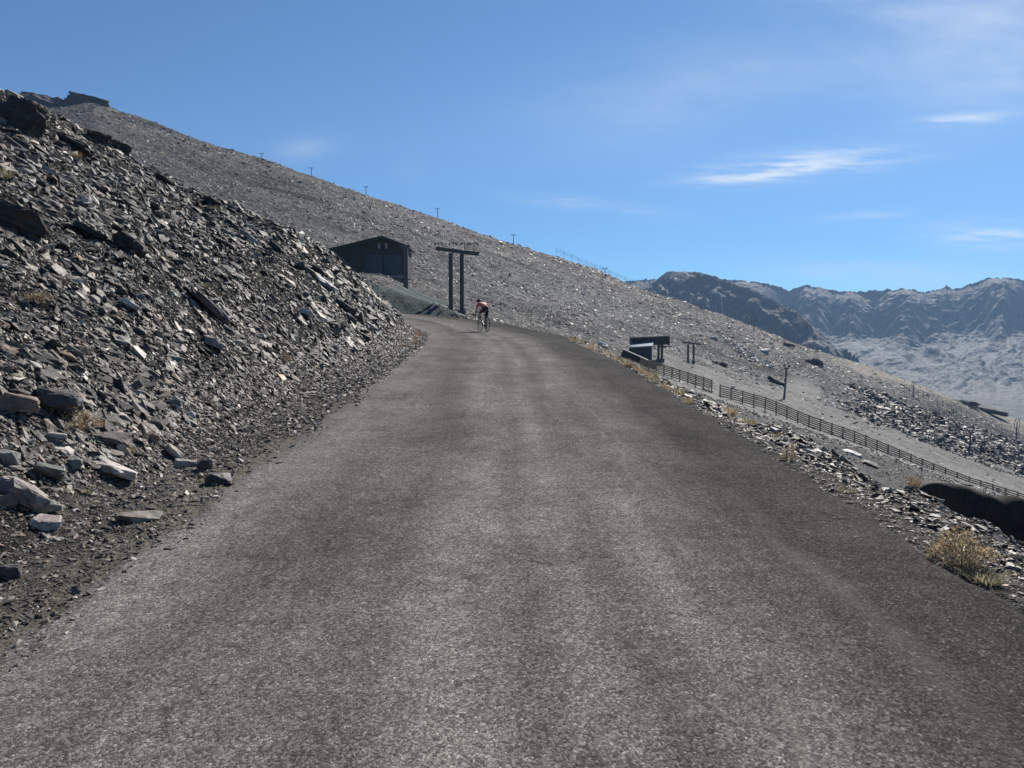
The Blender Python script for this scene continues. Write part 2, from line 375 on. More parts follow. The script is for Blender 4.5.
class MB:
    def __init__(s): s.bm = bmesh.new()
    def box(s, c, sz, rot=None, bev=0):
        m = Matrix.Translation(c) @ (rot.to_4x4() if rot is not None else Matrix.Identity(4)) @ Matrix.Diagonal((*sz, 1))
        r = bmesh.ops.create_cube(s.bm, size=1, matrix=m)
        if bev:
            es = list({e for v in r['verts'] for e in v.link_edges})
            bmesh.ops.bevel(s.bm, geom=es, offset=bev, segments=1, affect='EDGES')
        return s
    def bar(s, a, b, w, h, up=(0, 0, 1)):
        a = Vector(a); b = Vector(b); d = b - a; y = d.normalized(); x = y.cross(Vector(up))
        if x.length < 1e-4: x = Vector((1, 0, 0))
        x.normalize(); z = x.cross(y)
        m = Matrix((x, y, z)).transposed()
        return s.box((a + b) / 2, (w, d.length, h), m)
    def tube(s, a, b, r, r2=None, seg=10):
        a = Vector(a); b = Vector(b); d = b - a
        q = d.to_track_quat('Z', 'Y').to_matrix().to_4x4()
        bmesh.ops.create_cone(s.bm, cap_ends=True, segments=seg, radius1=r, radius2=r if r2 is None else r2, depth=d.length,
                              matrix=Matrix.Translation((a + b) / 2) @ q)
        return s
    def path(s, pts, r, seg=8):
        for a, b in zip(pts[:-1], pts[1:]): s.tube(a, b, r, seg=seg)
        return s
    def torus(s, c, axis, Rr, r, n=28, k=8):
        ax = Vector(axis).normalized(); q = ax.to_track_quat('Z', 'Y').to_matrix()
        vs = []
        for i in range(n):
            a = 2 * math.pi * i / n; row = []
            for j in range(k):
                b = 2 * math.pi * j / k; rr = Rr + r * math.cos(b)
                row.append(s.bm.verts.new(Vector(c) + q @ Vector((rr * math.cos(a), rr * math.sin(a), r * math.sin(b)))))
            vs.append(row)
        for i in range(n):
            for j in range(k):
                s.bm.faces.new((vs[i][j], vs[(i + 1) % n][j], vs[(i + 1) % n][(j + 1) % k], vs[i][(j + 1) % k]))
        return s
    def ball(s, c, sz, rot=None, sub=2):
        m = Matrix.Translation(c) @ (rot.to_4x4() if rot is not None else Matrix.Identity(4)) @ Matrix.Diagonal((*sz, 1))
        bmesh.ops.create_icosphere(s.bm, subdivisions=sub, radius=1, matrix=m); return s
    def poly_prism(s, pts, depth):
        """pts: outline of (x,z); extruded along +y by depth."""
        f = [s.bm.verts.new((x, 0, z)) for x, z in pts]; b = [s.bm.verts.new((x, depth, z)) for x, z in pts]
        s.bm.faces.new(f); s.bm.faces.new(b[::-1])
        for i in range(len(pts)):
            j = (i + 1) % len(pts); s.bm.faces.new((f[j], f[i], b[i], b[j]))
        return s
    def mesh(s, name, mat, smooth=False):
        bmesh.ops.recalc_face_normals(s.bm, faces=s.bm.faces[:])
        me = bpy.data.meshes.new(name); s.bm.to_mesh(me); s.bm.free(); me.materials.append(mat)
        if smooth: me.polygons.foreach_set('use_smooth', [True] * len(me.polygons))
        return me
    def build(s, name, mat, parent=None, smooth=False, loc=None): return obj(name, s.mesh(name, mat, smooth), parent, loc)

def ground_z(x, y): return float(height(np.array([x]), np.array([y]))[0])

# ------------------------------------------------------------------ ground sheet
def polar_grid(az, rad, cx, cy):
    A, Q = np.meshgrid(az, rad); X = cx + np.sin(A) * Q; Y = cy + np.cos(A) * Q
    na, nr = len(az), len(rad); i = np.arange((nr - 1) * (na - 1)); r = i // (na - 1); c = i % (na - 1)
    F = np.stack([r * na + c, r * na + c + 1, (r + 1) * na + c + 1, (r + 1) * na + c], 1)
    return X.ravel(), Y.ravel(), F
az = R(1) * np.concatenate([np.arange(-180, -60, 6), np.arange(-60, -40, .5), np.arange(-40, 40, .12), np.arange(40, 60, .5), np.arange(60, 180.1, 6)])
rad = np.concatenate([np.linspace(.4, 3, 12, endpoint=False), np.geomspace(3, 75, 330, endpoint=False), np.geomspace(75, 480, 260, endpoint=False), np.geomspace(480, 1500, 14)])
gx, gy, gF = polar_grid(az, rad, 0, -1.0)
gz = height(gx, gy)
S_, D_ = np.full_like(gx, 99.), np.full_like(gx, 99.)
m_ = np.hypot(gx, gy) < 120; S_[m_], D_[m_] = near_road(gx[m_], gy[m_])
SHEET = [cast(*q)[:2] for q in ((420, 306), (449, 304), (408, 285.5), (384, 288))]
def on_sheet(x, y):
    o = np.ones(len(x), bool)
    for a, c in zip(SHEET, SHEET[1:] + SHEET[:1]): o &= (c[0] - a[0]) * (y - a[1]) - (c[1] - a[1]) * (x - a[0]) > -.3
    return o
def band(x, y):
    n = fbm((x + .25 * y) / 55, (y - .1 * x) / 7, 3, 91) + .5 * fbm(x / 30, y / 30, 2, 92)
    return sstep(.05, .6, n)
def ground_colour(x, y, S, D):
    c = np.empty((len(x), 3)); c[:] = (.148, .145, .138)
    n = fbm(x / 14, y / 14, 4, 41); n2 = fbm(x / 45, y / 45, 3, 42)
    c *= (1 + .28 * n + .22 * n2)[:, None]
    dist = np.hypot(x, y); fine = np.zeros(len(x)); 
    # scree bank
    bk = (D < -HALF_L) & (dist < 100)
    c[bk] = np.array((.024, .023, .0215)) * (1 + .35 * n[bk])[:, None]  # near-black ground paints the shade in the gaps between stones
    br = sstep(.25, .6, fbm(x / 4, y / 4, 3, 45)) * bk
    c = c * (1 - br[:, None] * .5) + br[:, None] * .5 * np.array((.045, .037, .028))
    # fine dusty shoulder strips beside the asphalt
    sh = sstep(1.1, .2, -D - HALF_L + .35 * gnoise(x / 1.1, y / 1.1, 47)) * (D < 0) * (dist < 90)
    c = c * (1 - sh[:, None]) + sh[:, None] * np.array((.10, .092, .075)); fine = np.maximum(fine, sh * .92)
    vg = (D > HALF_R) & (D < HALF_R + 3) & (dist < 60)
    c[vg] = np.array((.05, .047, .042)) * (1 + .2 * n[vg])[:, None]
    # graded gravel: the track between the fence and the rubble, and the piste under the crest
    e = (np.interp(y, _zy, _zz) - 1.65) / np.maximum(y, 1)
    k = x / np.maximum(y, 1)
    g1 = sstep(-.002, .006, e) * sstep(.050, .036, e + .014 * n) * (y > 75) * (y < 180) * sstep(.10, .2, k)
    g2 = sstep(.094, .104, e + .004 * n) * (y > 180) * sstep(.36, .44, k)
    blob = np.exp(-(((k - .365) / .028) ** 2 + ((e - .055) / .012) ** 2)) * (y > 90) * (y < 240)
    g = np.maximum.reduce([g1 * .9, g2 * .9, sstep(.25, .7, blob)])
    c = c * (1 - g[:, None]) + g[:, None] * np.array((.215, .207, .19)) * (1 + .15 * n)[:, None]
    fine = np.maximum(fine, g * .8)
    # dark rubble belt
    rb = sstep(.41, .47, k + .02 * n) * sstep(.036, .046, e + .010 * n) * sstep(.088, .076, e + .010 * n) * (y > 90)
    c = c * (1 - rb[:, None] * .5)
    lo = sstep(-.16, -.10, k) * sstep(.16, .10, k + .02 * n) * sstep(54, 60, y) * sstep(100, 78, y + 12 * n) * (D > 0) * (k > -.045)
    c = c * (1 - lo[:, None] * .55); wm = sstep(.075, .11, e) * (y > 200); c = c * (1 + wm[:, None] * np.array((.30, .20, .08)))
    gs = sstep(48.5, 51, S) * sstep(70, 62, S) * sstep(2.6, 3.2, D) * sstep(13, 9, D + 1.5 * n) * .75
    gs = np.maximum(gs, on_sheet(x, y) * .85)
    c = c * (1 - gs[:, None]) + gs[:, None] * np.array((.105, .140, .126)) * (1 + .3 * n)[:, None]
    far = sstep(45, 110, dist); st = band(x, y) * (y > 60) * (D > 0)
    c = c * ((1 - .42 * st * (1 - g)) * (1 - .28 * sstep(-.08, -.28, k) * (y > 60)))[:, None]
    return np.clip(c, .02, .5), np.stack([fine, far, rb], 1), rb, g
gc, gm, _, _ = ground_colour(gx, gy, S_, D_)
g = obj('ground', np_mesh('ground', np.stack([gx, gy, gz], 1), gF, M['ground'], gc, True, [('Mix', gm)])); g['kind'] = 'structure'

# ------------------------------------------------------------------ road
def build_road():
    ss = np.concatenate([np.arange(-15, 20, .12), np.arange(20, 75, .3)]); dd = np.linspace(-1, 1, 61)
    SS, DD = np.meshgrid(ss, dd, indexing='ij')
    el = HALF_L + .10 * fbm(ss / .9, ss * 0, 3, 51) + .06 * fbm(ss / .25, ss * 0 + 4, 2, 52)
    er = HALF_R + .10 * fbm(ss / .9, ss * 0 + 9, 3, 53) + .06 * fbm(ss / .25, ss * 0 + 14, 2, 54)
    widen = sstep(26, 34, ss) * sstep(62, 48, ss)
    er = er + .7 * widen
    lat = np.where(DD < 0, DD * el[:, None], DD * er[:, None])
    X, Y = road_xy(SS.ravel(), lat.ravel())
    a = np.abs(DD.ravel())
    Z = road_z(SS.ravel()) + .012 * (1 - a ** 2) + .010 * fbm(X / 1.3, Y / 2.2, 3, 55) - .055 * sstep(.955, 1.0, a) + .018
    n = len(dd); i = np.arange((len(ss) - 1) * (n - 1)); r = i // (n - 1); c = i % (n - 1)
    F = np.stack([r * n + c, (r + 1) * n + c, (r + 1) * n + c + 1, r * n + c + 1], 1)[:, ::-1]
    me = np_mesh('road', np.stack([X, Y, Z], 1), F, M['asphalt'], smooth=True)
    uv = me.uv_layers.new(name='road'); idx = np.empty(len(me.loops), np.int32); me.loops.foreach_get('vertex_index', idx)
    UV = np.stack([lat.ravel(), SS.ravel()], 1)[idx]; uv.data.foreach_set('uv', UV.astype(np.float32).ravel())
    o = obj('road', me); o['kind'] = 'structure'
build_road()

# ------------------------------------------------------------------ far mountains
def build_mountains():
    az = np.arange(.02, .98, .0016); yy = np.concatenate([np.linspace(640, 1750, 330), np.linspace(1760, 2200, 12)])
    K, Y = np.meshgrid(az, yy); X = K * Y
    U = 512 + FPX * K
    # cirque wall behind
    sk = np.array([(500, 300), (640, 280), (700, 277), (760, 283), (790, 290), (805, 285), (812, 287), (838, 291), (866, 292), (885, 289), (900, 289), (925, 292), (940, 288), (944, 285),
                   (950, 289), (966, 285), (985, 279), (1000, 278), (1024, 281), (1080, 276), (1160, 262), (1300, 250)], float)
    E = (335 - np.interp(U, sk[:, 0], sk[:, 1])) / FPX
    Rr = 1480 + 70 * fbm(K * 9, K * 0, 3, 61)
    zr = 1.65 + E * Rr
    t = np.clip((Y - 640) / (Rr - 640), 0, 1)
    zf = 1.65 - 640 * .150
    rib = ridged(K * 17 + .3 * fbm(X / 90, Y / 90, 3, 62), Y / 420, 5, 63)
    warp = fbm(X / 190, Y / 190, 2, 64)
    zr = zr + 2.8 * ridged(K * 60, K * 0 + 2, 4, 71) - 2.4
    tc = np.clip(.83 + .13 * fbm(K * 19, K * 0 + 7, 3, 72) + .03 * warp, .66, .895)
    cliff = sstep(tc, 1.03, t)
    base = .60 * t ** 1.3 + .40 * cliff
    z2 = zf + (zr - zf) * base + (rib - .7) * 30 * sstep(.2, .5, t) * sstep(.92, .7, t) * .28 + warp * 7 * sstep(.9, .65, t) * sstep(0, .2, t)
    z2 = z2 + (fbm(X / 22, Y / 22, 3, 65) * .9 + ridged(X / 60, Y / 24, 3, 66) * 6.0 * sstep(.7, .9, t) * sstep(1.0, .93, t) + 1.0 * gnoise(X / 70, Y / 50, 75) * sstep(.45, .7, t) * sstep(1, .9, t))
    z2 = np.where(Y > Rr, zr - (Y - Rr) * .45 + fbm(X / 22, Y / 22, 4, 65) * 1.7, z2)
    z2 = np.minimum(z2, 1.65 + (zr - 1.65) / Rr * np.minimum(Y, Rr) + 2.0)
    # rounded peak in front
    C = np.array([pt(560, 322, 1180), pt(640, 293, 1080), pt(655, 281, 1040), pt(666, 272, 1020), pt(680, 270, 1000), pt(698, 271, 985), pt(722, 278.5, 955), pt(758, 292, 915), pt(780, 303, 890), pt(800, 313, 870), pt(815, 331, 840), pt(824, 385, 838)])
    best = np.full(K.shape, -1e9); near = np.full(K.shape, 1e9); wgt = np.ones(K.shape)
    for a, b in zip(C[:-1], C[1:]):
        ab = b - a; L2 = ab[0] ** 2 + ab[1] ** 2
        tt = np.clip(((X - a[0]) * ab[0] + (Y - a[1]) * ab[1]) / L2, 0, 1)
        px = X - a[0] - tt * ab[0]; py = Y - a[1] - tt * ab[1]; dist = np.hypot(px, py)
        side = np.sign(ab[0] * py - ab[1] * px)          # + : behind
        cnd = a[2] + tt * ab[2] - dist * np.where(side > 0, 1.05, .86); wgt = np.where(cnd > best, np.where(side > 0, .35, 1.7), wgt)
        best = np.maximum(best, a[2] + tt * ab[2] - dist * np.where(side > 0, 1.05, .86)); near = np.minimum(near, dist)
    nz = fbm(X / 45, Y / 45, 5, 67) * 9 + (ridged(X / 40 + Y / 80, Y / 90, 4, 68) - .6) * 7
    z1 = best + nz * wgt * sstep(0, 45, near) + 1.6 * fbm(X / 14, Y / 14, 3, 70)
    Z = np.maximum(z1, z2)
    n = len(az); i = np.arange((len(yy) - 1) * (n - 1)); r = i // (n - 1); c = i % (n - 1)
    F = np.stack([r * n + c, r * n + c + 1, (r + 1) * n + c + 1, (r + 1) * n + c], 1)
    dk = np.where(z2 >= z1, np.maximum(sstep(tc - .04, tc + .03, t + .03 * warp) * (.97 + .12 * fbm(X / 40, Y / 40, 3, 73)), .5 * sstep(.3, .7, fbm(X / 90, Y / 130, 2, 76))), .55 + .9 * fbm(X / 55 + Y / 70, Y / 160 - X / 200, 4, 74)).ravel()  # dark mask: cliff shade painted into the colour, plus patches and streaks
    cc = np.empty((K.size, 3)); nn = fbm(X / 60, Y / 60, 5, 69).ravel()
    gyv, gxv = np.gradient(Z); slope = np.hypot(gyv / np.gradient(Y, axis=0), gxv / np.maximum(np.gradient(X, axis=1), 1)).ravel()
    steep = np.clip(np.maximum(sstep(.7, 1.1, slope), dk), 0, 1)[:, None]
    cc[:] = np.array((.078, .080, .080)) * (1 - steep) + np.array((.024, .025, .028)) * steep  # second tone is darkened to carry the shade of the cliffs
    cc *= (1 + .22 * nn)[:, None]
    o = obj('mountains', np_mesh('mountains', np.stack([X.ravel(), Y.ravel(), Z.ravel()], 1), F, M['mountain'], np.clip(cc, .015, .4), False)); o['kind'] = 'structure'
build_mountains()

# ------------------------------------------------------------------ stones
def hull_shape(seed, n=13):
    rs = np.random.default_rng(seed); bm = bmesh.new()
    q = rs.uniform(-1, 1, (n, 3)); q /= np.maximum(np.abs(q).max(1, keepdims=True), .3) ** .8
    L, W, T = 1, rs.uniform(.45, .85), rs.uniform(.16, .42)
    for p in q: bm.verts.new((p[0] * .5 * L, p[1] * .5 * W, p[2] * .5 * T))
    r = bmesh.ops.convex_hull(bm, input=bm.verts[:])
    bmesh.ops.delete(bm, geom=[v for v in bm.verts if not v.link_faces], context='VERTS')
    bmesh.ops.triangulate(bm, faces=bm.faces[:]); bm.verts.ensure_lookup_table(); bm.verts.index_update()
    V = np.array([v.co[:] for v in bm.verts]); F = np.array([[v.index for v in f.verts] for f in bm.faces]); bm.free()
    return V, F
SHAPES = [hull_shape(100 + k, 9 + k % 6) for k in range(28)]
def slope_normal(x, y, e=.35):
    hx = (height(x + e, y) - height(x - e, y)) / (2 * e); hy = (height(x, y + e) - height(x, y - e)) / (2 * e)
    n = np.stack([-hx, -hy, np.ones_like(hx)], 1); return n / np.linalg.norm(n, axis=1, keepdims=True)
def stone_frames(x, y, tilt, rs, along=.75):
    """rotation matrices: flat side to the slope, long axis roughly down it."""
    n = slope_normal(x, y)
    down = np.stack([n[:, 0], n[:, 1], -(n[:, 0] ** 2 + n[:, 1] ** 2) / n[:, 2]], 1) + 1e-4 * rs.normal(size=n.shape)
    ang = rs.normal(0, 1, len(x)) * (1.6 - along * 1.2)
    nn = n + rs.normal(0, 1, n.shape) * tilt[:, None]; nn /= np.linalg.norm(nn, axis=1, keepdims=True)
    a = down - (down * nn).sum(1, keepdims=True) * nn; a /= np.linalg.norm(a, axis=1, keepdims=True)
    b = np.cross(nn, a); c, s = np.cos(ang)[:, None], np.sin(ang)[:, None]
    a, b = a * c + b * s, b * c - a * s
    return np.stack([a, b, nn], 2)
def tints(n, rs, dark=.6, base=1.0):
    c = np.empty((n, 3)); k = rs.random(n)
    g = np.where(k < dark, rs.uniform(.04, .11, n), np.where(k < .93, rs.uniform(.11, .25, n), rs.uniform(.32, .62, n))) * base
    c[:] = g[:, None] * np.array((1.10, .985, .85))
    h = rs.random(n); br = h < .09; c[br] *= np.array((1.12, .93, .78)); gn = (h > .09) & (h < .16); c[gn] *= np.array((.95, 1.0, .93))
    pk = h > .975; c[pk] *= np.array((1.15, .95, .92)); return c
def stones_mesh(name, P, Rm, size, shp, col):
    Vs, Fs, Cs = [], [], []; off = 0
    for k, (V, F) in enumerate(SHAPES):
        i = np.where(shp == k)[0]
        if not len(i): continue
        W = np.einsum('nij,vj->nvi', Rm[i], V) * size[i][:, None, None] + P[i][:, None, :]
        Vs.append(W.reshape(-1, 3)); Fs.append((F[None] + (np.arange(len(i)) * len(V))[:, None, None] + off).reshape(-1, 3)); off += len(i) * len(V)
        Cs.append(np.repeat(col[i], len(V), 0))
    return np_mesh(name, np.concatenate(Vs), np.concatenate(Fs), M['stone'], np.concatenate(Cs))

pool = []                                            # the largest stones in view, to become objects
def scatter(name, x, y, size, tilt, zone, dark, base, seed, along=.75, sink=.1):
    rs = np.random.default_rng(seed); n = len(x)
    z = height(x, y); P = np.stack([x, y, z], 1); T = np.full(n, tilt) * rs.uniform(.4, 1.3, n)
    Rm = stone_frames(x, y, T, rs, along); P[:, 2] += size * (.12 - sink) + rs.uniform(-.02, .06, n) * size
    shp = rs.integers(0, len(SHAPES), n); col = tints(n, rs, dark, base)
    u, v = project(P); dist = np.maximum(P[:, 1], 1); px = size * FPX / dist
    inf = (u > 6) & (u < 1018) & (v > 60) & (v < 760) & (P[:, 1] > 2)
    return dict(name=name, P=P, R=Rm, size=size, shp=shp, col=col, px=np.where(inf, px, 0), zone=zone, u=u, v=v)

def cand(n, a0, a1, r0, r1, rs):
    a = rs.uniform(a0, a1, n); r = np.exp(rs.uniform(math.log(r0), math.log(r1), n)); return np.sin(a) * r, np.cos(a) * r, r
def pareto(n, al, rs, lim): return np.minimum((1 - rs.random(n) * .9995) ** (-1 / al), lim)
zones = []
rs = np.random.default_rng(3)
# the scree bank
x, y, r = (np.concatenate(q) for q in zip(cand(330000, R(-47), R(1), 3.2, 60, rs), cand(60000, R(-85), R(-47), 2.6, 16, rs))); S, D = near_road(x, y); dl = -D - HALF_L
keep = (dl > .25) & (dl < 27) & (rs.random(len(x)) < sstep(.2, 1.1, dl + .5 * gnoise(x, y, 71)) * .95 + .05)
x, y, r, dl = x[keep], y[keep], r[keep], dl[keep]
sz = np.minimum(r * 2.0 / FPX, .11) * pareto(len(x), 2.15, rs, 7); sz *= np.where(dl < .9, .55, 1) * (1 + .3 * sstep(.6, 1.2, dl) * sstep(4, 2, dl) * sstep(12, 7, y))
cl = .8 + .45 * sstep(-.3, .6, fbm(x / 3, y / 3, 3, 72)); sz = np.clip(sz * cl, .010, .46)
zones.append(scatter('scree', x, y, sz, .33, 'bank', .56, .84, 4, .85))
S = np.exp(rs.uniform(math.log(2.6), math.log(38), 60000)); dl = -.3 + 1.6 * rs.random(len(S)); x, y = road_xy(S, -HALF_L - dl); r = np.hypot(x, y)
keep = rs.random(len(x)) < sstep(-.35, .6, dl + .35 * gnoise(x, y, 75)) * .8 + .05
x, y, r = x[keep], y[keep], r[keep]
sz = np.clip(np.minimum(r * 1.5 / FPX, .04) * pareto(len(x), 2.1, rs, 6), .007, .09)
zp = scatter('shoulder', x, y, sz, .3, 'shoulder', .5, .8, 8, .1); zp['P'][:, 2] = np.maximum(zp['P'][:, 2], road_z(near_road(x, y)[0]) + .02); zones.append(zp)
# verge on the down side
S = np.exp(rs.uniform(math.log(3.3), math.log(50), 62000)); D = HALF_R + .7 * sstep(26, 34, S) * sstep(62, 48, S) + rs.uniform(-.05, 2.9, len(S)); x, y = road_xy(S, D); r = np.hypot(x, y); dl = D - HALF_R - .7 * sstep(26, 34, S) * sstep(62, 48, S)
keep = rs.random(len(x)) < sstep(-.10, .12, dl + .15 * gnoise(x * 2, y * 2, 73))
x, y, r, dl = x[keep], y[keep], r[keep], dl[keep]
sz = np.minimum(r * 2.1 / FPX, .10) * pareto(len(x), 2.1, rs, 6); sz = np.clip(sz * np.where(dl < .3, .5, 1), .010, np.where((r > 8) & (r < 24), .19, .28))
zones.append(scatter('verge', x, y, sz, .25, 'verge', .34, 1.05, 5, .3))
# the hillside
x, y, r = cand(170000, R(-38), R(44), 44, 420, rs); S, D = near_road(x, y)
c_, m2, rb, gg = ground_colour(x, y, S, D)
keep = ((D > HALF_R + 1.2) | (r > 75)) & (rs.random(len(x)) < np.clip(1 - .93 * gg, .05, 1)) & (rs.random(len(x)) < .55 + .45 * sstep(-.3, .4, fbm(x / 22, y / 22, 3, 74)))
keep &= ~on_sheet(x, y) & ~((S > 49) & (S < 64) & (D > 0) & (D < 8) & (rs.random(len(x)) < .8))
x, y, r, rb = x[keep], y[keep], r[keep], rb[keep]
sz = r * 1.25 / FPX * pareto(len(x), 3.0, rs, 3.6) * (1 + 1.1 * rb * rs.random(len(x))); sz = np.clip(sz, .05, 2.2)
zh = scatter('hillside', x, y, sz, .3, 'hill', .46, 1.05, 6, .4); e_ = x / y; lo_ = sstep(-.06, -.04, e_) * sstep(.16, .10, e_) * sstep(54, 60, y) * sstep(105, 80, y); zh['col'] *= ((1 - .35 * rb - .5 * lo_) * (1 - .42 * band(x, y)) * (1 - .28 * sstep(-.08, -.28, e_)))[:, None]; zones.append(zh)
x, y, r = cand(16000, R(19), R(38), 118, 260, rs); S, D = near_road(x, y); c_, m2, rb, gg = ground_colour(x, y, S, D)
keep = rs.random(len(x)) < rb; x, y, r, rb = x[keep], y[keep], r[keep], rb[keep]
sz = np.clip(r * 2.0 / FPX * pareto(len(x), 2.2, rs, 4), .2, 2.2)
zh = scatter('rubble', x, y, sz, .5, 'belt', .70, .46, 9, .1); zones.append(zh)

N_IND = {'bank': 150, 'verge': 60, 'hill': 25, 'belt': 15, 'shoulder': 0}
STUFF = {'shoulder': ('gravel', 'fine gravel and chips along the inner dusty shoulder'), 'bank': ('loose_scree', 'small loose schist stones covering the steep bank above the road'), 'verge': ('verge_rubble', 'small pale stones littering the verge between road and slatted fence'),
         'hill': ('hillside_rubble', 'scattered rubble covering the open hillside'), 'belt': ('rubble_belt', 'dark blocky rubble in a belt across the slope beyond the fence')}
def tone(c):
    m = float(np.mean(c)); r = float(c[0] / max(c[2], 1e-4))
    if r > 1.3: return 'brownish'
    return 'pale' if m > .19 else 'mid grey' if m > .08 else 'dark grey'
PLACE = {'bank': 'on the steep scree bank', 'verge': 'on the rubble verge', 'hill': 'on the open hillside below the crest', 'belt': 'in the rubble belt beyond the fence'}
def small_stones():
    for zn in zones:
        k = N_IND[zn['zone']]; order = np.argsort(-zn['px']); ind = order[:k]; rest = np.setdiff1d(np.arange(len(zn['px'])), ind)
        nm, lb = STUFF[zn['zone']]
        o = obj(nm, stones_mesh(nm, zn['P'][rest], zn['R'][rest], zn['size'][rest], zn['shp'][rest], zn['col'][rest])); o['kind'] = 'stuff'; tag(o, lb, 'rubble')
        for i in ind:
            V, F = SHAPES[zn['shp'][i]]
            W = (zn['R'][i] @ V.T).T * zn['size'][i]
            me = np_mesh('stone', W, F, M['stone'], np.tile(zn['col'][i], (len(V), 1)))
            o = obj('stone', me, loc=zn['P'][i]); tn = tone(zn['col'][i]); where = PLACE[zn['zone']]
            if zn['zone'] == 'bank':
                S, D = near_road(zn['P'][i][0:1], zn['P'][i][1:2]); q = -D[0] - HALF_L
                where = 'at the foot of the scree bank by the asphalt' if q < 1.6 else 'partway up the scree bank' if q < 6 else 'high up the scree bank'
                if S[0] > 14: where += ' near the bend'
            if zn['zone'] == 'verge':
                where += ' near the big shrub' if zn['P'][i][1] < 7.5 else ', at its middle stretch' if zn['P'][i][1] < 13 else ' near the lift station'
            tag(o, f'{tn} stone lying {where}', 'stone', f'{tn} stones {where}')
small_stones()

# ------------------------------------------------------------------ named rocks
def rock_mesh(name, sx, sy, sz, mat, seed, cuts=12, rough=.05, sub=4, flat=True):
    rs = np.random.default_rng(seed); bm = bmesh.new(); bmesh.ops.create_icosphere(bm, subdivisions=sub, radius=1)
    N = rs.normal(size=(cuts, 3)); N /= np.linalg.norm(N, axis=1, keepdims=True); Dd = rs.uniform(.45, .82, cuts)
    V = np.array([v.co[:] for v in bm.verts])
    for n, d in zip(N, Dd):
        k = V @ n; o = k > d; V[o] -= (k[o] - d)[:, None] * n
    q = V * 2.2 + rs.uniform(0, 50, 3)
    nz = fbm(q[:, 0] + q[:, 2] * .7, q[:, 1] - q[:, 2] * .9, 4, seed); st = gnoise(q[:, 2] * 5 + .3 * q[:, 0], q[:, 0] * .4, seed + 3)
    V *= (1 + rough * (nz + .7 * st))[:, None]
    V *= np.array((sx, sy, sz))
    for v, p in zip(bm.verts, V): v.co = p
    me = bpy.data.meshes.new(name); bm.to_mesh(me); bm.free(); me.materials.append(mat)
    me.polygons.foreach_set('use_smooth', [not flat] * len(me.polygons))
    return me
def block_mesh(name, sx, sy, sz, mat, seed, rg=1.0):
    rs = np.random.default_rng(seed); bm = bmesh.new()
    q = rs.uniform(-1, 1, (26, 3)); q /= (np.abs(q) ** 5).sum(1, keepdims=True) ** .2; q *= rs.uniform(.82, 1.0, (26, 1))
    for p in q: bm.verts.new(p)
    bmesh.ops.convex_hull(bm, input=bm.verts[:]); bmesh.ops.delete(bm, geom=[v for v in bm.verts if not v.link_faces], context='VERTS')
    bmesh.ops.dissolve_limit(bm, angle_limit=R(14), verts=bm.verts[:], edges=bm.edges[:])
    bmesh.ops.bevel(bm, geom=bm.edges[:], offset=.05, segments=1, affect='EDGES')
    bmesh.ops.triangulate(bm, faces=bm.faces[:]); bmesh.ops.subdivide_edges(bm, edges=bm.edges[:], cuts=3, use_grid_fill=True); bmesh.ops.triangulate(bm, faces=bm.faces[:])
    V = np.array([v.co[:] for v in bm.verts]); W = V * 2.0 + rs.uniform(0, 40, 3)
    nz = fbm(W[:, 0] + .6 * W[:, 2], W[:, 1] - .8 * W[:, 2], 4, seed, .6); ly = gnoise(W[:, 2] * 4 + .4 * W[:, 0], W[:, 1] * .5, seed + 5)
    V *= (1 + rg * (.075 * nz + .05 * ly))[:, None]; V *= np.array((sx, sy, sz))
    for v, p in zip(bm.verts, V): v.co = p
    me = bpy.data.meshes.new(name); bm.to_mesh(me); bm.free(); me.materials.append(mat); me.polygons.foreach_set('use_smooth', [False] * len(me.polygons)); return me
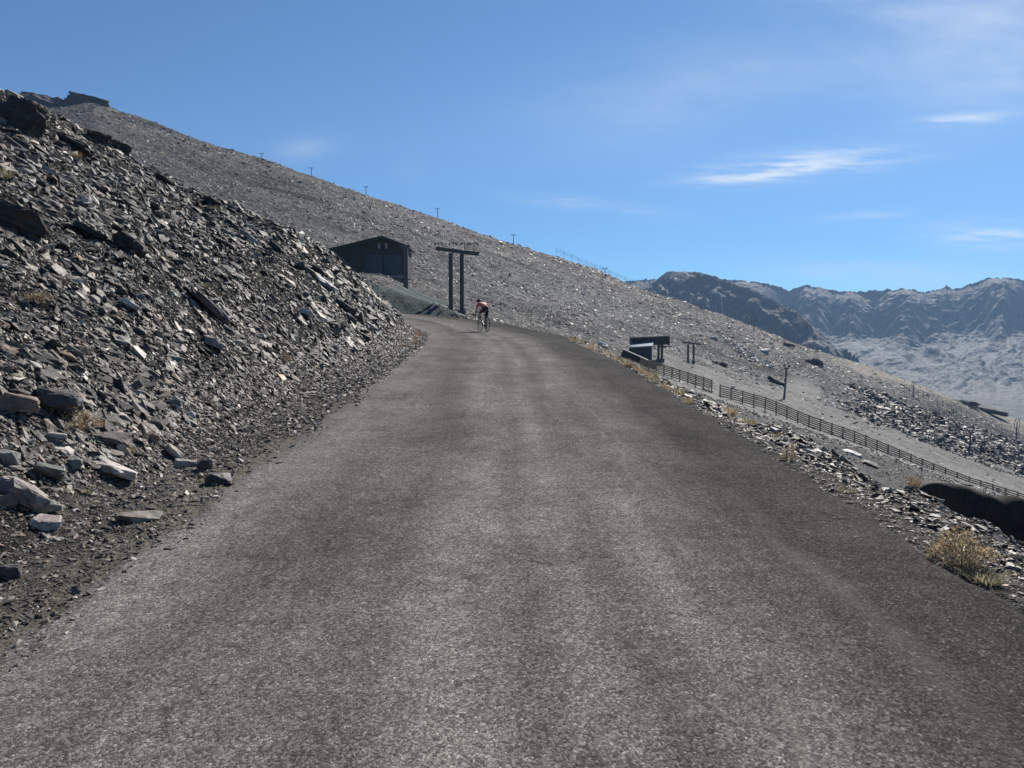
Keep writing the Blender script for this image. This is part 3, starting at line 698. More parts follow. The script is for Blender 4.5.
HERO = [
 (73, 112, 22, 18, 'crag', .9, -8, 'jagged dark pinnacle between the two crags on the hillside skyline crag line', 'crag'),
 (90, 116, 40, 26, 'crag', .9, 10, 'broad dark crag crowning the hillside skyline near the peak', 'crag'),
 (48, 121, 60, 24, 'crag', .9, 8, 'lower dark crag linking the black bank crag and the skyline crag', 'crag'),  # u, v (middle), w px, h px, material, depth ratio, lean (deg, down to the road side), label, name
 (20, 402, 38, 30, 'rust_stone', .8, 10, 'rust-topped square boulder beside the big dark boulder on the scree bank', 'boulder'),
 (60, 396, 46, 40, 'dark_stone', .8, 15, 'big dark tan-edged boulder just above the golden tuft on the scree bank', 'boulder'),
 (117, 467, 40, 22, 'quartz', .9, 24, 'chalky pinkish-white quartz lump near the foot of the scree bank', 'boulder'),
 (56, 438, 22, 11, 'pale_stone', .7, 12, 'small white flat stone just below the golden tuft', 'stone'),
 (22, 488, 54, 34, 'pink_stone', .7, 32, 'big mottled pinkish-grey boulder leaning down the lowest part of the bank', 'boulder'),
 (7, 501, 20, 16, 'rust_stone', .8, 0, 'rounded pinkish stone tucked under the big mottled boulder', 'stone'),
 (50, 470, 30, 22, 'grey_stone', .8, 20, 'grey-green block between the quartz lump and the mottled boulder', 'boulder'),
 (75, 463, 15, 22, 'grey_stone', .8, 60, 'upright grey-green wedge of rock beside the quartz lump', 'stone'),
 (8, 455, 26, 24, 'grey_stone', .8, 15, 'dark greenish block above the big mottled boulder', 'boulder'),
 (112, 437, 44, 13, 'purple_stone', .7, 6, 'long dark slab with purplish top next to the golden tuft', 'slab'),
 (153, 434, 14, 17, 'rust_stone', .8, 50, 'pinkish upright block above the foot of the scree bank', 'stone'),
 (174, 452, 20, 16, 'tan_stone', .8, 40, 'tan tilted block close above the asphalt edge', 'stone'),
 (131, 305, 24, 11, 'white_stone', .5, 38, 'bright white slab leaning alone midway up the scree bank', 'slab'),
 (122, 343, 20, 9, 'white_stone', .6, 15, 'white lump with pink end midway up the scree bank', 'stone'),
 (103, 340, 13, 8, 'purple_stone', .6, 15, 'pinkish-purple stone touching a white lump on the scree bank', 'stone'),
 (211, 305, 50, 17, 'purple_stone', .8, 44, 'largest purplish-brown flat slab lying down the scree bank', 'slab'),
 (214, 341, 24, 14, 'pink_stone', .8, 28, 'pale-topped block with dark underside below the purplish slab', 'stone'),
 (175, 357, 16, 10, 'grey_stone', .7, 15, 'speckled light grey stone in the middle of the scree bank', 'stone'),
 (178, 401, 17, 13, 'pale_stone', .5, 42, 'pale flat plate tilted on the lower scree bank', 'slab'),
 (326, 283, 34, 12, 'pale_stone', .6, 38, 'largest pale slab near the crest of the scree bank by the hut', 'slab'),
 (305, 311, 16, 10, 'white_stone', .6, 25, 'white angular stone below the largest pale slab', 'stone'),
 (371, 325, 20, 8, 'pale_stone', .6, 25, 'long pale stone low on the bank near the bend', 'stone'),
 (220, 477, 30, 14, 'dark_stone', .7, 0, 'dark pyramid-shaped rock at the very edge of the asphalt', 'boulder'),
 (204, 464, 17, 16, 'dark_stone', .8, 0, 'dark square block just behind the pyramid-shaped rock', 'boulder'),
 (46, 523, 30, 18, 'quartz', .8, 0, 'bright white-topped block at the foot of the scree bank', 'boulder'),
 (138, 516, 50, 11, 'tan_stone', .4, 2, 'long low tan slab lying on the dusty shoulder', 'slab'),
 (8, 572, 26, 18, 'dark_stone', .8, 5, 'dark block alone on the dusty shoulder', 'boulder'),
 (185, 463, 22, 10, 'pale_stone', .7, 6, 'pale flat stone beside the dark square block', 'slab'),
 (40, 507, 44, 14, 'grey_stone', .6, 5, 'broad grey-green slab under the mottled boulder', 'slab'),
 (251, 238, 26, 8, 'pale_stone', .6, 38, 'pale slab poking out high on the crest of the scree bank', 'slab'),
 (229, 245, 28, 6, 'pale_stone', .6, 38, 'thin pale slab parallel to the crest of the scree bank', 'slab'),
 (278, 248, 24, 9, 'dark_stone', .6, 40, 'dark block under the pale slab on the bank crest', 'boulder'),
 (345, 305, 26, 9, 'dark_stone', .7, 35, 'dark slab just under the largest pale slab', 'slab'),
 (306, 268, 24, 10, 'dark_stone', .7, 38, 'dark ledge above the largest pale slab', 'slab'),
 (18, 114, 44, 30, 'crag', .8, 8, 'black crag standing on the top of the scree bank against the sky', 'crag'),
 (100, 137, 24, 14, 'crag', .9, 25, 'black outcrop on the bank crest with the hillside behind', 'crag'),
 (118, 145, 26, 12, 'crag', .9, 20, 'lower black outcrop beside the taller one on the bank crest', 'crag'),
 (74, 143, 34, 14, 'crag', .9, 25, 'dark overhanging ledge just above the small golden tuft', 'crag'),
 (165, 180, 22, 12, 'crag', .9, 30, 'dark ragged outcrop on the crest where the bank dips', 'crag'),
 (213, 200, 18, 10, 'crag', .9, 20, 'small dark knob on the bank crest above the hut roof line', 'crag'),
 (16, 214, 62, 34, 'crag', .7, 20, 'largest dark rock ledge standing in for a shadowed hollow of the scree bank', 'crag'),  # dark rock added for the shadow in a hollow
 (132, 243, 36, 24, 'crag', .7, 35, 'dark outcrop standing in for a shadowed hollow midway along the scree bank', 'crag'),  # another hollow's shadow, built as dark rock
 (92, 232, 38, 14, 'crag', .7, 25, 'dark broken ledge between two larger outcrops', 'crag'),
 (603, 344, 12, 9, 'quartz', .9, 24, 'whitish boulder beside the asphalt just before the station', 'boulder'),
 (852, 452, 22, 5, 'pale_stone', .7, 20, 'flat pale slab lying on the verge near the slatted fence', 'slab'),
 (870, 463, 18, 7, 'dark_stone', .8, 20, 'dark slab on the verge next to the flat pale one', 'slab'),
 (765, 350, 9, 7, 'white_stone', .9, 0, 'round white boulder on the white rubble heap side', 'boulder'),
 (789, 344, 12, 6, 'crag', .6, 12, 'dark block on the crest beyond the white rubble heap', 'boulder'),
 (815, 360, 18, 9, 'crag', .9, 15, 'dark outcrop standing in for a hollow at the top of the rubble belt', 'crag'),  # dark rock takes the place of a dark hollow
 (720, 363, 16, 5, 'crag', .9, 15, 'low dark outcrop above the gap in the fence', 'crag'),
 (776, 380, 20, 7, 'crag', .9, 25, 'dark outcrop of broken blocks beside the leaning lift mast', 'crag'),
 (714, 338, 8, 4, 'white_stone', .9, 0, 'small white boulder above the double-post lift tower', 'boulder'),
 (733, 387, 4, 3, 'white_stone', .9, 0, 'small white stone behind the slatted fence gap', 'stone'),
 (968, 394, 22, 6, 'crag', .8, 12, 'upper dark ledge with pale top near the distant piste', 'crag'),
 (990, 403, 34, 8, 'crag', .8, 14, 'lower and longer dark ledge near the distant piste', 'crag'),
 (707, 389, 14, 5, 'white_stone', .6, 15, 'white slab at the end of the first fence section', 'slab'),
]
def rock_heap():
    p = cast(753, 360, 70); q = p[1] / FPX; rs = np.random.default_rng(55); n = 420
    a = rs.uniform(0, 6.283, n); rr = rs.random(n) ** .5; x = p[0] + np.cos(a) * rr * 12 * q; y = p[1] + 8 + np.sin(a) * rr * 22
    P = np.stack([x, y, height(x, y) + .9 * (1 - rr) + .1], 1); Rm = stone_frames(x, y, np.full(n, .5), rs, 0)
    c = np.array((.46, .44, .40)) * rs.uniform(.6, 1.25, (n, 1)); c0 = P.mean(0)
    o = obj('rock_heap', stones_mesh('rock_heap', P - c0, Rm, rs.uniform(.35, 1.1, n), rs.integers(0, len(SHAPES), n), c), loc=c0)
    tag(o, 'white rubble heap on the slope beyond the slatted fence', 'rubble'); o['kind'] = 'stuff'
rock_heap()
def on_ground(u, v):
    for dv in (0, 1, 2, 3, 4, 6, 8, 10):
        p = cast(u, v + dv)
        if p is not None: return p
def face_to_camera(p): return math.atan2(-p[0], p[1])
MINY = {46: 62}
for k, (u, v, w, h, mat, dr, lean, label, name) in enumerate(HERO):
    p = cast(u, v + h * .45)
    far = 'skyline crag' in label or 'hillside skyline' in label
    if 'skyline crag' in label or 'hillside skyline' in label: p = pt(u, v, 346); p[2] = ground_z(p[0], p[1]) - h * .52 * 346 / FPX
    if v > 330 and u > 700 and v < 420: p = cast(u, v + h * .45, 70)
    if p is None: p = on_ground(u, v + h * .5)
    if p is None: print('no ground', label); continue
    W = w * p[1] / FPX; H = h * p[1] / FPX
    sz = max(H * .55, W * .1)
    me = rock_mesh(name, W * .56, W * .5 * dr, sz * .62 if lean > 8 else sz, M[mat], 200 + k, 15 if name == 'crag' else 13, .20 if name == 'crag' else .045, 4 if name == 'crag' else 3)
    me = block_mesh(name, W * .52, W * .5 * dr, (sz * .62 if lean > 8 else sz) * (1.15 if name == 'crag' else .95), M[mat], 200 + k, 2.6 if name == 'crag' else 1.0)
    o = obj(name, me, loc=Vector(p) + Vector((0, 0, H * .30)))
    o.rotation_euler = (R(random.uniform(-6, 6)), R(lean), face_to_camera(p))
    tag(o, label, {'crag': 'rock outcrop', 'slab': 'slab', 'stone': 'stone', 'rock_heap': 'rock heap'}.get(name, 'boulder'))

# smooth mound behind the verge, its shade painted as near-black colour
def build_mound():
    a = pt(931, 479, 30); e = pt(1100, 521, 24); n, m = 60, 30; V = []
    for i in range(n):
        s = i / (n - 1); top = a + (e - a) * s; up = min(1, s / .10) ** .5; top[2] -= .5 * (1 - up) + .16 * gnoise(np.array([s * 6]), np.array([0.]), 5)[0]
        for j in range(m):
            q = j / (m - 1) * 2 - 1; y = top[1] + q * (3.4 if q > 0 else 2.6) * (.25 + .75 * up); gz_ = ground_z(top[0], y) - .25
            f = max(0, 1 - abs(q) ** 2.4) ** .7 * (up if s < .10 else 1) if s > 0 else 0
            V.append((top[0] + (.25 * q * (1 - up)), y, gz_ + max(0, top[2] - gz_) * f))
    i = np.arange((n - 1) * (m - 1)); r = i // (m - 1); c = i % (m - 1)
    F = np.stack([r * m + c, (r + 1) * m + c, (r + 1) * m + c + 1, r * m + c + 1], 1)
    o = obj('mound', np_mesh('mound', np.array(V), F, M['mound_shade'], smooth=True))
    tag(o, 'long smooth shade-painted mound between the verge and the slatted fence', 'mound')
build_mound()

# ------------------------------------------------------------------ dry plants
def tuft_mesh(name, rad, hgt, n, c0, c1, seed, droop=.5, width=.012):
    rs = np.random.default_rng(seed); V = []; F = []; C = []
    for k in range(n):
        a = rs.uniform(0, 6.283); r0 = rad * .45 * rs.random() ** .5; q = rs.uniform(0, 1)
        base = np.array((math.cos(a) * r0, math.sin(a) * r0, -.03)); a2 = a + rs.normal(0, .6)
        out = np.array((math.cos(a2), math.sin(a2), 0)); L = hgt * rs.uniform(.55, 1.1); lean = rs.uniform(.1, 1.0) * rad
        side = np.array((-out[1], out[0], 0)) * width * rs.uniform(.6, 1.4)
        col = np.array(c0) * (1 - q) + np.array(c1) * q; col = col * rs.uniform(.7, 1.25); o = len(V)
        for t in (0, .4, .75, 1.0):
            p = base + out * lean * t ** 1.4 + np.array((0, 0, L * (t - droop * .45 * t ** 3)))
            ww = side * (1 - t * .85); V += [p - ww, p + ww]; C += [col, col]
        F += [(o, o + 1, o + 3, o + 2), (o + 2, o + 3, o + 5, o + 4), (o + 4, o + 5, o + 7, o + 6)]
    return np_mesh(name, np.array(V), np.array(F), M['grass'], np.array(C))
def shrub_mesh(name, rad, hgt, n, c0, c1, seed):
    """dry branching shrub: stems that end in ragged clumps of small leaf flakes."""
    rs = np.random.default_rng(seed); V = []; F = []; C = []
    def flake(p, s, col):
        a = rs.normal(size=3); a /= np.linalg.norm(a); b = np.cross(a, rs.normal(size=3)); b /= np.linalg.norm(b); o = len(V)
        V.extend([p - a * s, p + b * s * .5, p + a * s, p - b * s * .5]); C.extend([col] * 4); F.append((o, o + 1, o + 2, o + 3))
    for k in range(n):
        a = rs.uniform(0, 6.283); q = rs.random() ** .5; tip = np.array((math.cos(a) * rad * q, math.sin(a) * rad * q, hgt * (1 - .78 * q * q) * rs.uniform(.4, 1.15)))
        b0 = np.array((math.cos(a) * rad * .15, math.sin(a) * rad * .15, -.03)); w = .004; sd = np.cross(tip - b0, (0, 0, 1.)); sd = sd / (np.linalg.norm(sd) + 1e-6) * w
        cs = np.array(c0) * .6; o = len(V); V.extend([b0 - sd, b0 + sd, tip + sd * .5, tip - sd * .5]); C.extend([cs] * 4); F.append((o, o + 1, o + 2, o + 3))
        m = int(rs.integers(10, 34)); sp = rad * rs.uniform(.06, .15)
        qq = rs.random(); cc = np.array(c0) * (1 - qq) + np.array(c1) * qq
        for _ in range(m): flake(tip + rs.normal(size=3) * sp * np.array((1, 1, .8)), rad * .05 * rs.uniform(.4, 1.5), cc * rs.uniform(.65, 1.3))
    return np_mesh(name, np.array(V), np.array(F), M['grass'], np.array(C))
GOLD, STRAW, OLIVE, BROWN = (.34, .24, .13), (.44, .37, .25), (.20, .20, .12), (.19, .13, .085)
PL = [  # u, v base, w px, h px, kind, colours, label
 (962, 565, 56, 36, 'shrub', STRAW, GOLD, 'large bushy straw-coloured shrub on the verge beside the asphalt'),
 (985, 584, 50, 18, 'tuft', OLIVE, STRAW, 'greenish grass tuft below the large straw-coloured shrub'),
 (938, 549, 24, 11, 'tuft', OLIVE, STRAW, 'small greenish tuft at the asphalt edge before the large shrub'),
 (914, 488, 22, 16, 'tuft', GOLD, BROWN, 'rounded golden tuft in front of the shade-painted mound'),
 (789, 460, 17, 14, 'shrub', STRAW, BROWN, 'brownish fluffy tuft at the asphalt edge below the fence'),
 (845, 492, 26, 9, 'tuft', OLIVE, STRAW, 'low flat green tuft at the asphalt edge'),
 (78, 432, 40, 22, 'shrub', GOLD, STRAW, 'golden dry shrub under the big dark boulder on the scree bank'),
 (130, 452, 20, 10, 'tuft', OLIVE, STRAW, 'olive grass tuft above the quartz lump'),
 (8, 182, 16, 17, 'tuft', STRAW, OLIVE, 'pale round tuft high on the scree bank at the picture edge'),
 (78, 160, 12, 9, 'tuft', GOLD, BROWN, 'small golden tuft under the dark overhanging ledge'),
 (285, 362, 13, 9, 'shrub', BROWN, GOLD, 'rust-coloured tuft low on the scree bank'),
 (215, 211, 12, 7, 'tuft', OLIVE, BROWN, 'olive tuft behind the bank crest knob'),
 (120, 318, 14, 8, 'shrub', BROWN, BROWN, 'dark brown tuft beside the bright white slab'),
 (205, 288, 12, 6, 'tuft', OLIVE, OLIVE, 'dull green tuft above the purplish slab'),
 (40, 305, 26, 10, 'shrub', BROWN, STRAW, 'tan and brown dry patch of plants midway up the scree bank'),
 (85, 492, 20, 9, 'tuft', OLIVE, STRAW, 'sparse olive tuft among stones below the quartz lump'),
]
for k, (u, v, w, h, kind, c0, c1, label) in enumerate(PL):
    p = on_ground(u, v); W = w * p[1] / FPX; H = h * p[1] / FPX
    me = shrub_mesh('dry_shrub', W * .58, H * .9, 85 if w > 50 else 42, c0, c1, 300 + k) if kind == 'shrub' else tuft_mesh('grass_tuft', W * .5, H * 1.15, 260 if w > 30 else 170, c0, c1, 300 + k, width=max(.004, W * .008))
    o = obj('dry_shrub' if kind == 'shrub' else 'grass_tuft', me, loc=p); o.rotation_euler = (0, 0, random.uniform(0, 6)); tag(o, label, 'shrub' if kind == 'shrub' else 'grass tuft')
protos = [tuft_mesh('grass_tuft', .17, .2, 120, c0, c1, 400 + k, width=.006) for k, (c0, c1) in enumerate([(STRAW, GOLD), (OLIVE, STRAW), (BROWN, GOLD), (STRAW, OLIVE)])]
TN = ['straw-coloured', 'greenish', 'reddish brown', 'pale olive']
for k in range(110):
    s = 9 + 24 * (k / 110) ** .8 + random.uniform(-.4, .4); d = HALF_R + (.7 * float(sstep(26, 34, s))) + .05 + abs(random.gauss(0, .4)); xx, yy = road_xy(s, d)
    c = k % 4; o = obj('grass_tuft', protos[c], loc=(xx, yy, ground_z(xx, yy) - .01)); f = random.uniform(.35, .95) * (1.0 + .014 * s); o.scale = (f, f, f * random.uniform(.7, 1.1)); o.rotation_euler = (0, 0, random.uniform(0, 6.3))
    tag(o, f'{TN[c]} dry tuft in the grass fringe along the outer asphalt edge', 'grass tuft', f'{TN[c]} tufts fringing the outer asphalt edge')
for k in range(10):
    s = 24 + k * 1.6 + random.uniform(-.5, .5); xx, yy = road_xy(s, -HALF_L - .15 - abs(random.gauss(0, .25)))
    o = obj('grass_tuft', protos[2], loc=(xx, yy, ground_z(xx, yy) - .01)); f = random.uniform(.6, 1.1); o.scale = (f, f, f)
    tag(o, 'reddish brown tuft at the inner edge of the bend', 'grass tuft', 'tufts at the inner edge of the bend')

# ------------------------------------------------------------------ slatted snow fences
def slat_fence(label, px, Y0, Y1, hpx, mat, step, boards=6, group=None, bw=.125, pw=.12, name='snow_fence'):
    """px: top line of the fence in the photograph, walked over the ground at Y0..Y1."""
    u = np.array([q[0] for q in px], float); v = np.array([q[1] for q in px], float)
    uu = np.linspace(u[0], u[-1], 80); vv = np.interp(uu, u, v); YY = np.linspace(Y0, Y1, 80)
    T = np.array([pt(a, b, c) for a, b, c in zip(uu, vv, YY)]); L = np.concatenate([[0], np.cumsum(np.linalg.norm(np.diff(T, axis=0), axis=1))])
    H = hpx * (Y0 + Y1) / 2 / FPX
    n = max(2, int(round(L[-1] / step)) + 1); ls = np.linspace(0, L[-1], n)
    Q = [Vector([np.interp(l, L, T[:, k]) for k in range(3)]) for l in ls]
    r = root(name, label, 'fence', Q[0] - Vector((0, 0, H)), 0, group); o0 = r.location.copy()
    def part(mb, nm): mb.build(nm, mat, r).location = (0, 0, 0)
    for b in range(boards):
        mb = MB(); dz = -H * (.04 + .80 * b / max(1, boards - 1))
        for a, c in zip(Q[:-1], Q[1:]):
            j = random.uniform(-.02, .02)
            mb.bar(a - o0 + Vector((0, -.06, dz + j)), c - o0 + Vector((0, -.06, dz - j)), .03, bw)
        part(mb, 'rail')
    for q in Q:
        g = ground_z(q.x, q.y); bot = min(q.z - H, g) - .2; mb = MB()
        mb.bar((q.x - o0.x, q.y - o0.y, bot - o0.z), (q.x - o0.x + random.uniform(-.04, .04), q.y - o0.y, q.z - o0.z + .08), pw, pw); part(mb, 'post')
slat_fence('shorter slatted wooden snow fence section next to the station', [(641, 358), (662, 364.5), (690, 373), (712, 380)], 97, 93, 11, M['wood'], 1.05)
slat_fence('long slatted wooden snow fence section below the gap, running down past the shade-painted mound', [(720, 385), (768, 398), (805, 414), (860, 433), (929, 462), (972, 478), (1024, 494), (1090, 520)], 92, 86, 13, M['wood'], 1.3)
slat_fence('faint distant fence beside the piste beyond the rubble belt', [(905, 384), (930, 394), (960, 409), (985, 420), (1012, 431)], 255, 225, 5.5, M['net'], 1.6, 3, bw=.08, pw=.09, name='piste_fence')
slat_fence('thin fence along the hillside skyline before the far mountains', [(556, 248), (590, 262.5), (620, 275), (648, 285.5)], 348, 348, 3.4, M['net'], 3.6, 3, bw=.07, pw=.10, name='ridge_fence')

# ------------------------------------------------------------------ lift masts
def mast(label, u, v, hpx, Y, kind='T', lean=0, group=None, fat=1.0):
    p = pt(u, v, Y); p[2] = ground_z(p[0], p[1]); h = hpx * Y / FPX
    r = root('lift_mast', label, 'lift mast', p, 0, group); r.rotation_euler = (0, R(lean), R(12))
    MB().tube((0, 0, -.5), (0, 0, h * .93), .17 * fat, .12 * fat, 10).build('pole', M['dark_steel'], r)
    mb = MB()
    if kind == 'T':
        mb.box((0, 0, h * .93), (1.7 * fat, .18, .2)); mb.tube((-.75 * fat, 0, h * .9), (-.75 * fat, 0, h + .2), .07); mb.tube((.75 * fat, 0, h * .9), (.75 * fat, 0, h + .2), .07); mb.build('crossarm', M['dark_steel'], r)
        for sx in (-.75, .75): MB().tube((sx * fat, -.3, h), (sx * fat, .3, h), .13).build('sheave', M['dark_steel'], r)
    elif kind == 'head':
        mb.box((0, 0, h * .93), (.8, .3, .22)); mb.bar((-.3, 0, h * .93), (-.38, 0, h * 1.02), .08, .08); mb.bar((.3, 0, h * .93), (.38, 0, h * 1.02), .08, .08); mb.build('crossarm', M['dark_steel'], r)
        for sx in (-.38, .38): MB().tube((sx, -.2, h * 1.0), (sx, .2, h * 1.0), .15).build('sheave', M['dark_steel'], r)
    else:
        pts = lambda s: [(s * .05, 0, h * .55), (s * .75, 0, h * .68), (s * .95, 0, h * .85), (s * .6, 0, h * 1.02), (s * .2, 0, h * 1.06)]
        mb.path(pts(1), .07); mb.path(pts(-1), .07); mb.build('crossarm', M['dark_steel'], r)
        for sx in (-.55, .55): MB().tube((sx, -.25, h * 1.0), (sx, .25, h * 1.0), .13).build('sheave', M['dark_steel'], r)
mast('highest tiny lift mast on the hillside skyline', 262, 163, 7, 349, fat=1.0)
mast('lift mast on the skyline, second counting down from the peak', 311.5, 182, 9, 349, fat=1.0)
mast('lift mast on the skyline midway between peak and hut', 366, 199, 9, 348)
mast('lift mast on the skyline above the portal pylon', 437.5, 218, 10, 346)
mast('lift mast on the skyline just past the portal pylon', 513.5, 247, 11, 335)
mast('lowest skyline lift mast near the thin ridge fence', 605, 282, 11, 300)
mast('small lift mast in front of the far mountains', 754, 330, 11, 335, fat=1.2)
mast('leaning lift mast with thick head behind the long fence', 784, 400, 34, 117, 'head', 4)
mast('lift mast on the piste above the rubble belt', 913, 393, 15, 262, 'T', 4)
mast('dark lift mast at the lower rim of the rubble belt', 969, 453, 26, 146, 'head', 3)
mast('curved-arm lift mast at the end of the rubble belt', 1016, 438, 24, 222, 'lyre', 2)

def portal(label, uL, uR, vL, vR, vt, Y, arm0, arm1, fat, name='lift_pylon'):
    a = pt(uL, vL, Y); b = pt(uR, vR, Y); c = (a + b) / 2; c[2] = min(a[2], b[2]); top = pt(uL, vt, Y)[2] - c[2]; dx = (b[0] - a[0]) / 2
    r = root(name, label, 'lift pylon', c)
    for s in (-1, 1):
        MB().box((s * dx, 0, top / 2 - .3), (.29 * fat, .29 * fat, top + .6), bev=.02).build('post', M['dark_steel'], r)
        MB().box((s * dx, 0, .05), (.55 * fat, .55 * fat, .35)).build('footing', M['concrete'], r)
    x0 = pt(arm0, vt, Y)[0] - c[0]; x1 = pt(arm1, vt, Y)[0] - c[0]
    tilt = .2 * fat
    MB().bar((x0, 0, top + .12 + tilt), (x1, 0, top + .12 - tilt), .3 * fat, .24 * fat).build('crossarm', M['dark_steel'], r)
    for k, xx in enumerate((x0 + .2, (x0 * 2 + x1) / 3 + .2, (x0 + 2 * x1) / 3, x1 - .35)):
        mb = MB(); zz = top + .1; mb.bar((xx, 0, zz - .1), (xx, 0, zz + .62 * fat), .045 * fat, .045 * fat); mb.bar((xx - .3 * fat, 0, zz + .6 * fat), (xx + .3 * fat, 0, zz + .6 * fat), .04 * fat, .04 * fat)
        f = mb.build('sheave_frame', M['dark_steel'], r)
        for q in (-.25, .25): MB().tube((xx + q * fat, -.05, zz + .5 * fat), (xx + q * fat, .05, zz + .5 * fat), .075 * fat, seg=14).build('sheave', M['steel'], f)
portal('two-legged lift pylon with long crossarm beyond the cyclist', 451, 462, 309, 313, 253, 57, 436, 479, 1.0)
portal('small two-legged lift pylon on the slope beside the station', 688, 693.5, 358.5, 362.5, 344, 125, 682, 702, .95)

# ------------------------------------------------------------------ hut
def build_hut():
    Y = 98; q = Y / FPX
    c = pt(372, 278, Y); r = root('hut', 'dark gabled hut on a stone plinth above the bend', 'hut', c)
    X = lambda u: (u - 372) * q
    Z = lambda v: (278 - v) * q
    MB().poly_prism([(X(333), Z(276)), (X(404), Z(276)), (X(404), Z(247.5)), (X(383), Z(239.5)), (X(333), Z(250.5))], 7.5).build('wall', M['hut_wall'], r)
    for nm, a, b in (('roof', (329, 251.2), (383, 238.2)), ('roof', (383, 238.2), (407, 247.5))):
        A = Vector((X(a[0]), 0, Z(a[1]))); B = Vector((X(b[0]), 0, Z(b[1])))
        mb = MB(); d = (B - A).normalized(); n = Vector((-d.z, 0, d.x)); m = Matrix((d, Vector((0, 1, 0)), n)).transposed()
        mb.box((A + B) / 2 + Vector((0, 3.6, 0)) + n * .09, ((B - A).length + .05, 8.6, .16), m); o = mb.build(nm, M['hut_roof'], r)
        mb = MB(); mb.box((A + B) / 2 + Vector((0, -.73, 0)) - n * .05, ((B - A).length, .05, .26), m); mb.build('fascia', M['hut_wall'], o)
    MB().box((X(357.5), -.04, Z(265.5)), (15 * q, .08, 19 * q)).build('panel', M['hut_panel'], r)
    for u0, u1 in ((366, 382.3), (384, 401)):
        dmb = MB(); dmb.box((X((u0 + u1) / 2), -.05, Z(265)), ((u1 - u0) * q, .1, 20 * q))
        dr = dmb.build('door', M['hut_door'], r)
        mb = MB()
        for k in range(1, 4): mb.box((X(u0 + (u1 - u0) * k / 4), -.115, Z(265)), (.03, .03, 19 * q))
        mb.build('door_rib', M['hut_door'], dr)
    for u in (379.5, 386.5):
        w = MB().box((X(u), -.05, Z(246.5)), (3.2 * q, .1, 6.5 * q)).build('window_frame', M['hut_wall'], r)
        MB().box((X(u), -.115, Z(246.5)), (2.3 * q, .03, 5.2 * q)).build('pane', M['pane'], w)
    MB().box((X(380), -.8, Z(277.4)), (52 * q, 1.7, 2.6 * q)).build('ledge', M['ledge'], r)
    mb = MB(); mb.box((X(366), 3.8, Z(290)), (62 * q, 7.0, 25 * q)); mb.build('plinth', M['plinth'], r)
    p = pt(406, 293, 90); p[2] = min(p[2], ground_z(p[0], p[1])); h = pt(406, 247, 90)[2] - p[2]
    s = root('support_post', 'thick dark post standing beside the corner of the hut', 'post', p)
    MB().box((0, 0, h / 2 - .3), (.52, .5, h + .6), bev=.03).build('shaft', M['dark_steel'], s)
    mb = MB(); mb.box((0, 0, h + .08), (1.1, .6, .22)); mb.build('bracket', M['dark_steel'], s)
build_hut()

# ------------------------------------------------------------------ lower lift station
def build_station():
    Y = 108; q = Y / FPX; c = pt(642, 360, Y); r = root('lift_station', 'blue-black lift station with long canopy at the head of the fence', 'lift station', c)
    X = lambda u: (u - 642) * q
    Z = lambda v: (360 - v) * q
    yaw = Matrix.Rotation(R(-12), 3, 'Z')
    def B(u0, u1, v0, v1, y, dp, mat, nm, par=r, rot=None): return MB().box((X((u0 + u1) / 2), y, Z((v0 + v1) / 2)), ((u1 - u0) * q, dp, (v1 - v0) * q), rot).build(nm, mat, par)
    B(631, 653, 346, 366, 1.2, 2.6, M['shed_wall'], 'cabin', rot=yaw)
    sl = MB(); sl.box((X(642.5), 1.0, Z(345)), (23.5 * q, 3.2, .14), Matrix.Rotation(R(-12), 3, 'Z') @ Matrix.Rotation(R(-4), 3, 'Y') @ Matrix.Rotation(R(9), 3, 'X')); sl.build('cabin_roof', M['shed_roof'], r)
    cn = B(634, 673, 337.5, 345.5, 3.4, 2.0, M['canopy'], 'canopy', rot=Matrix.Rotation(R(-2.5), 3, 'Y'))
    MB().box((X(653), 3.4, Z(336.9)), (39.5 * q, 2.2, .1), Matrix.Rotation(R(-2.5), 3, 'Y')).build('canopy_roof', M['hut_roof'], r)
    for u in (663, 666.5): MB().box((X(u), 3.4, Z(352)), (.3, .3, 17 * q)).build('post', M['dark_steel'], r)
    MB().box((X(665), 3.4, Z(361)), (1.0, .8, .5)).build('footing', M['concrete'], r)
    MB().tube((X(670), 3.4, Z(346)), (X(670), 3.4, Z(347)), .9, seg=20).build('bull_wheel', M['dark_steel'], r)
    w = root('retaining_wall', 'low dark stepped wall in front of the lift station', 'wall', pt(636, 364, 102)); a = Vector((-1.6, 1.5, 1.2)); b = Vector((2.2, -1.0, -.6))
    MB().bar(a, b, .35, 1.4).build('wall_face', M['hut_wall'], w); MB().bar(a + Vector((0, 0, .74)), b + Vector((0, 0, .74)), .45, .09).build('coping', M['ledge'], w)
build_station()

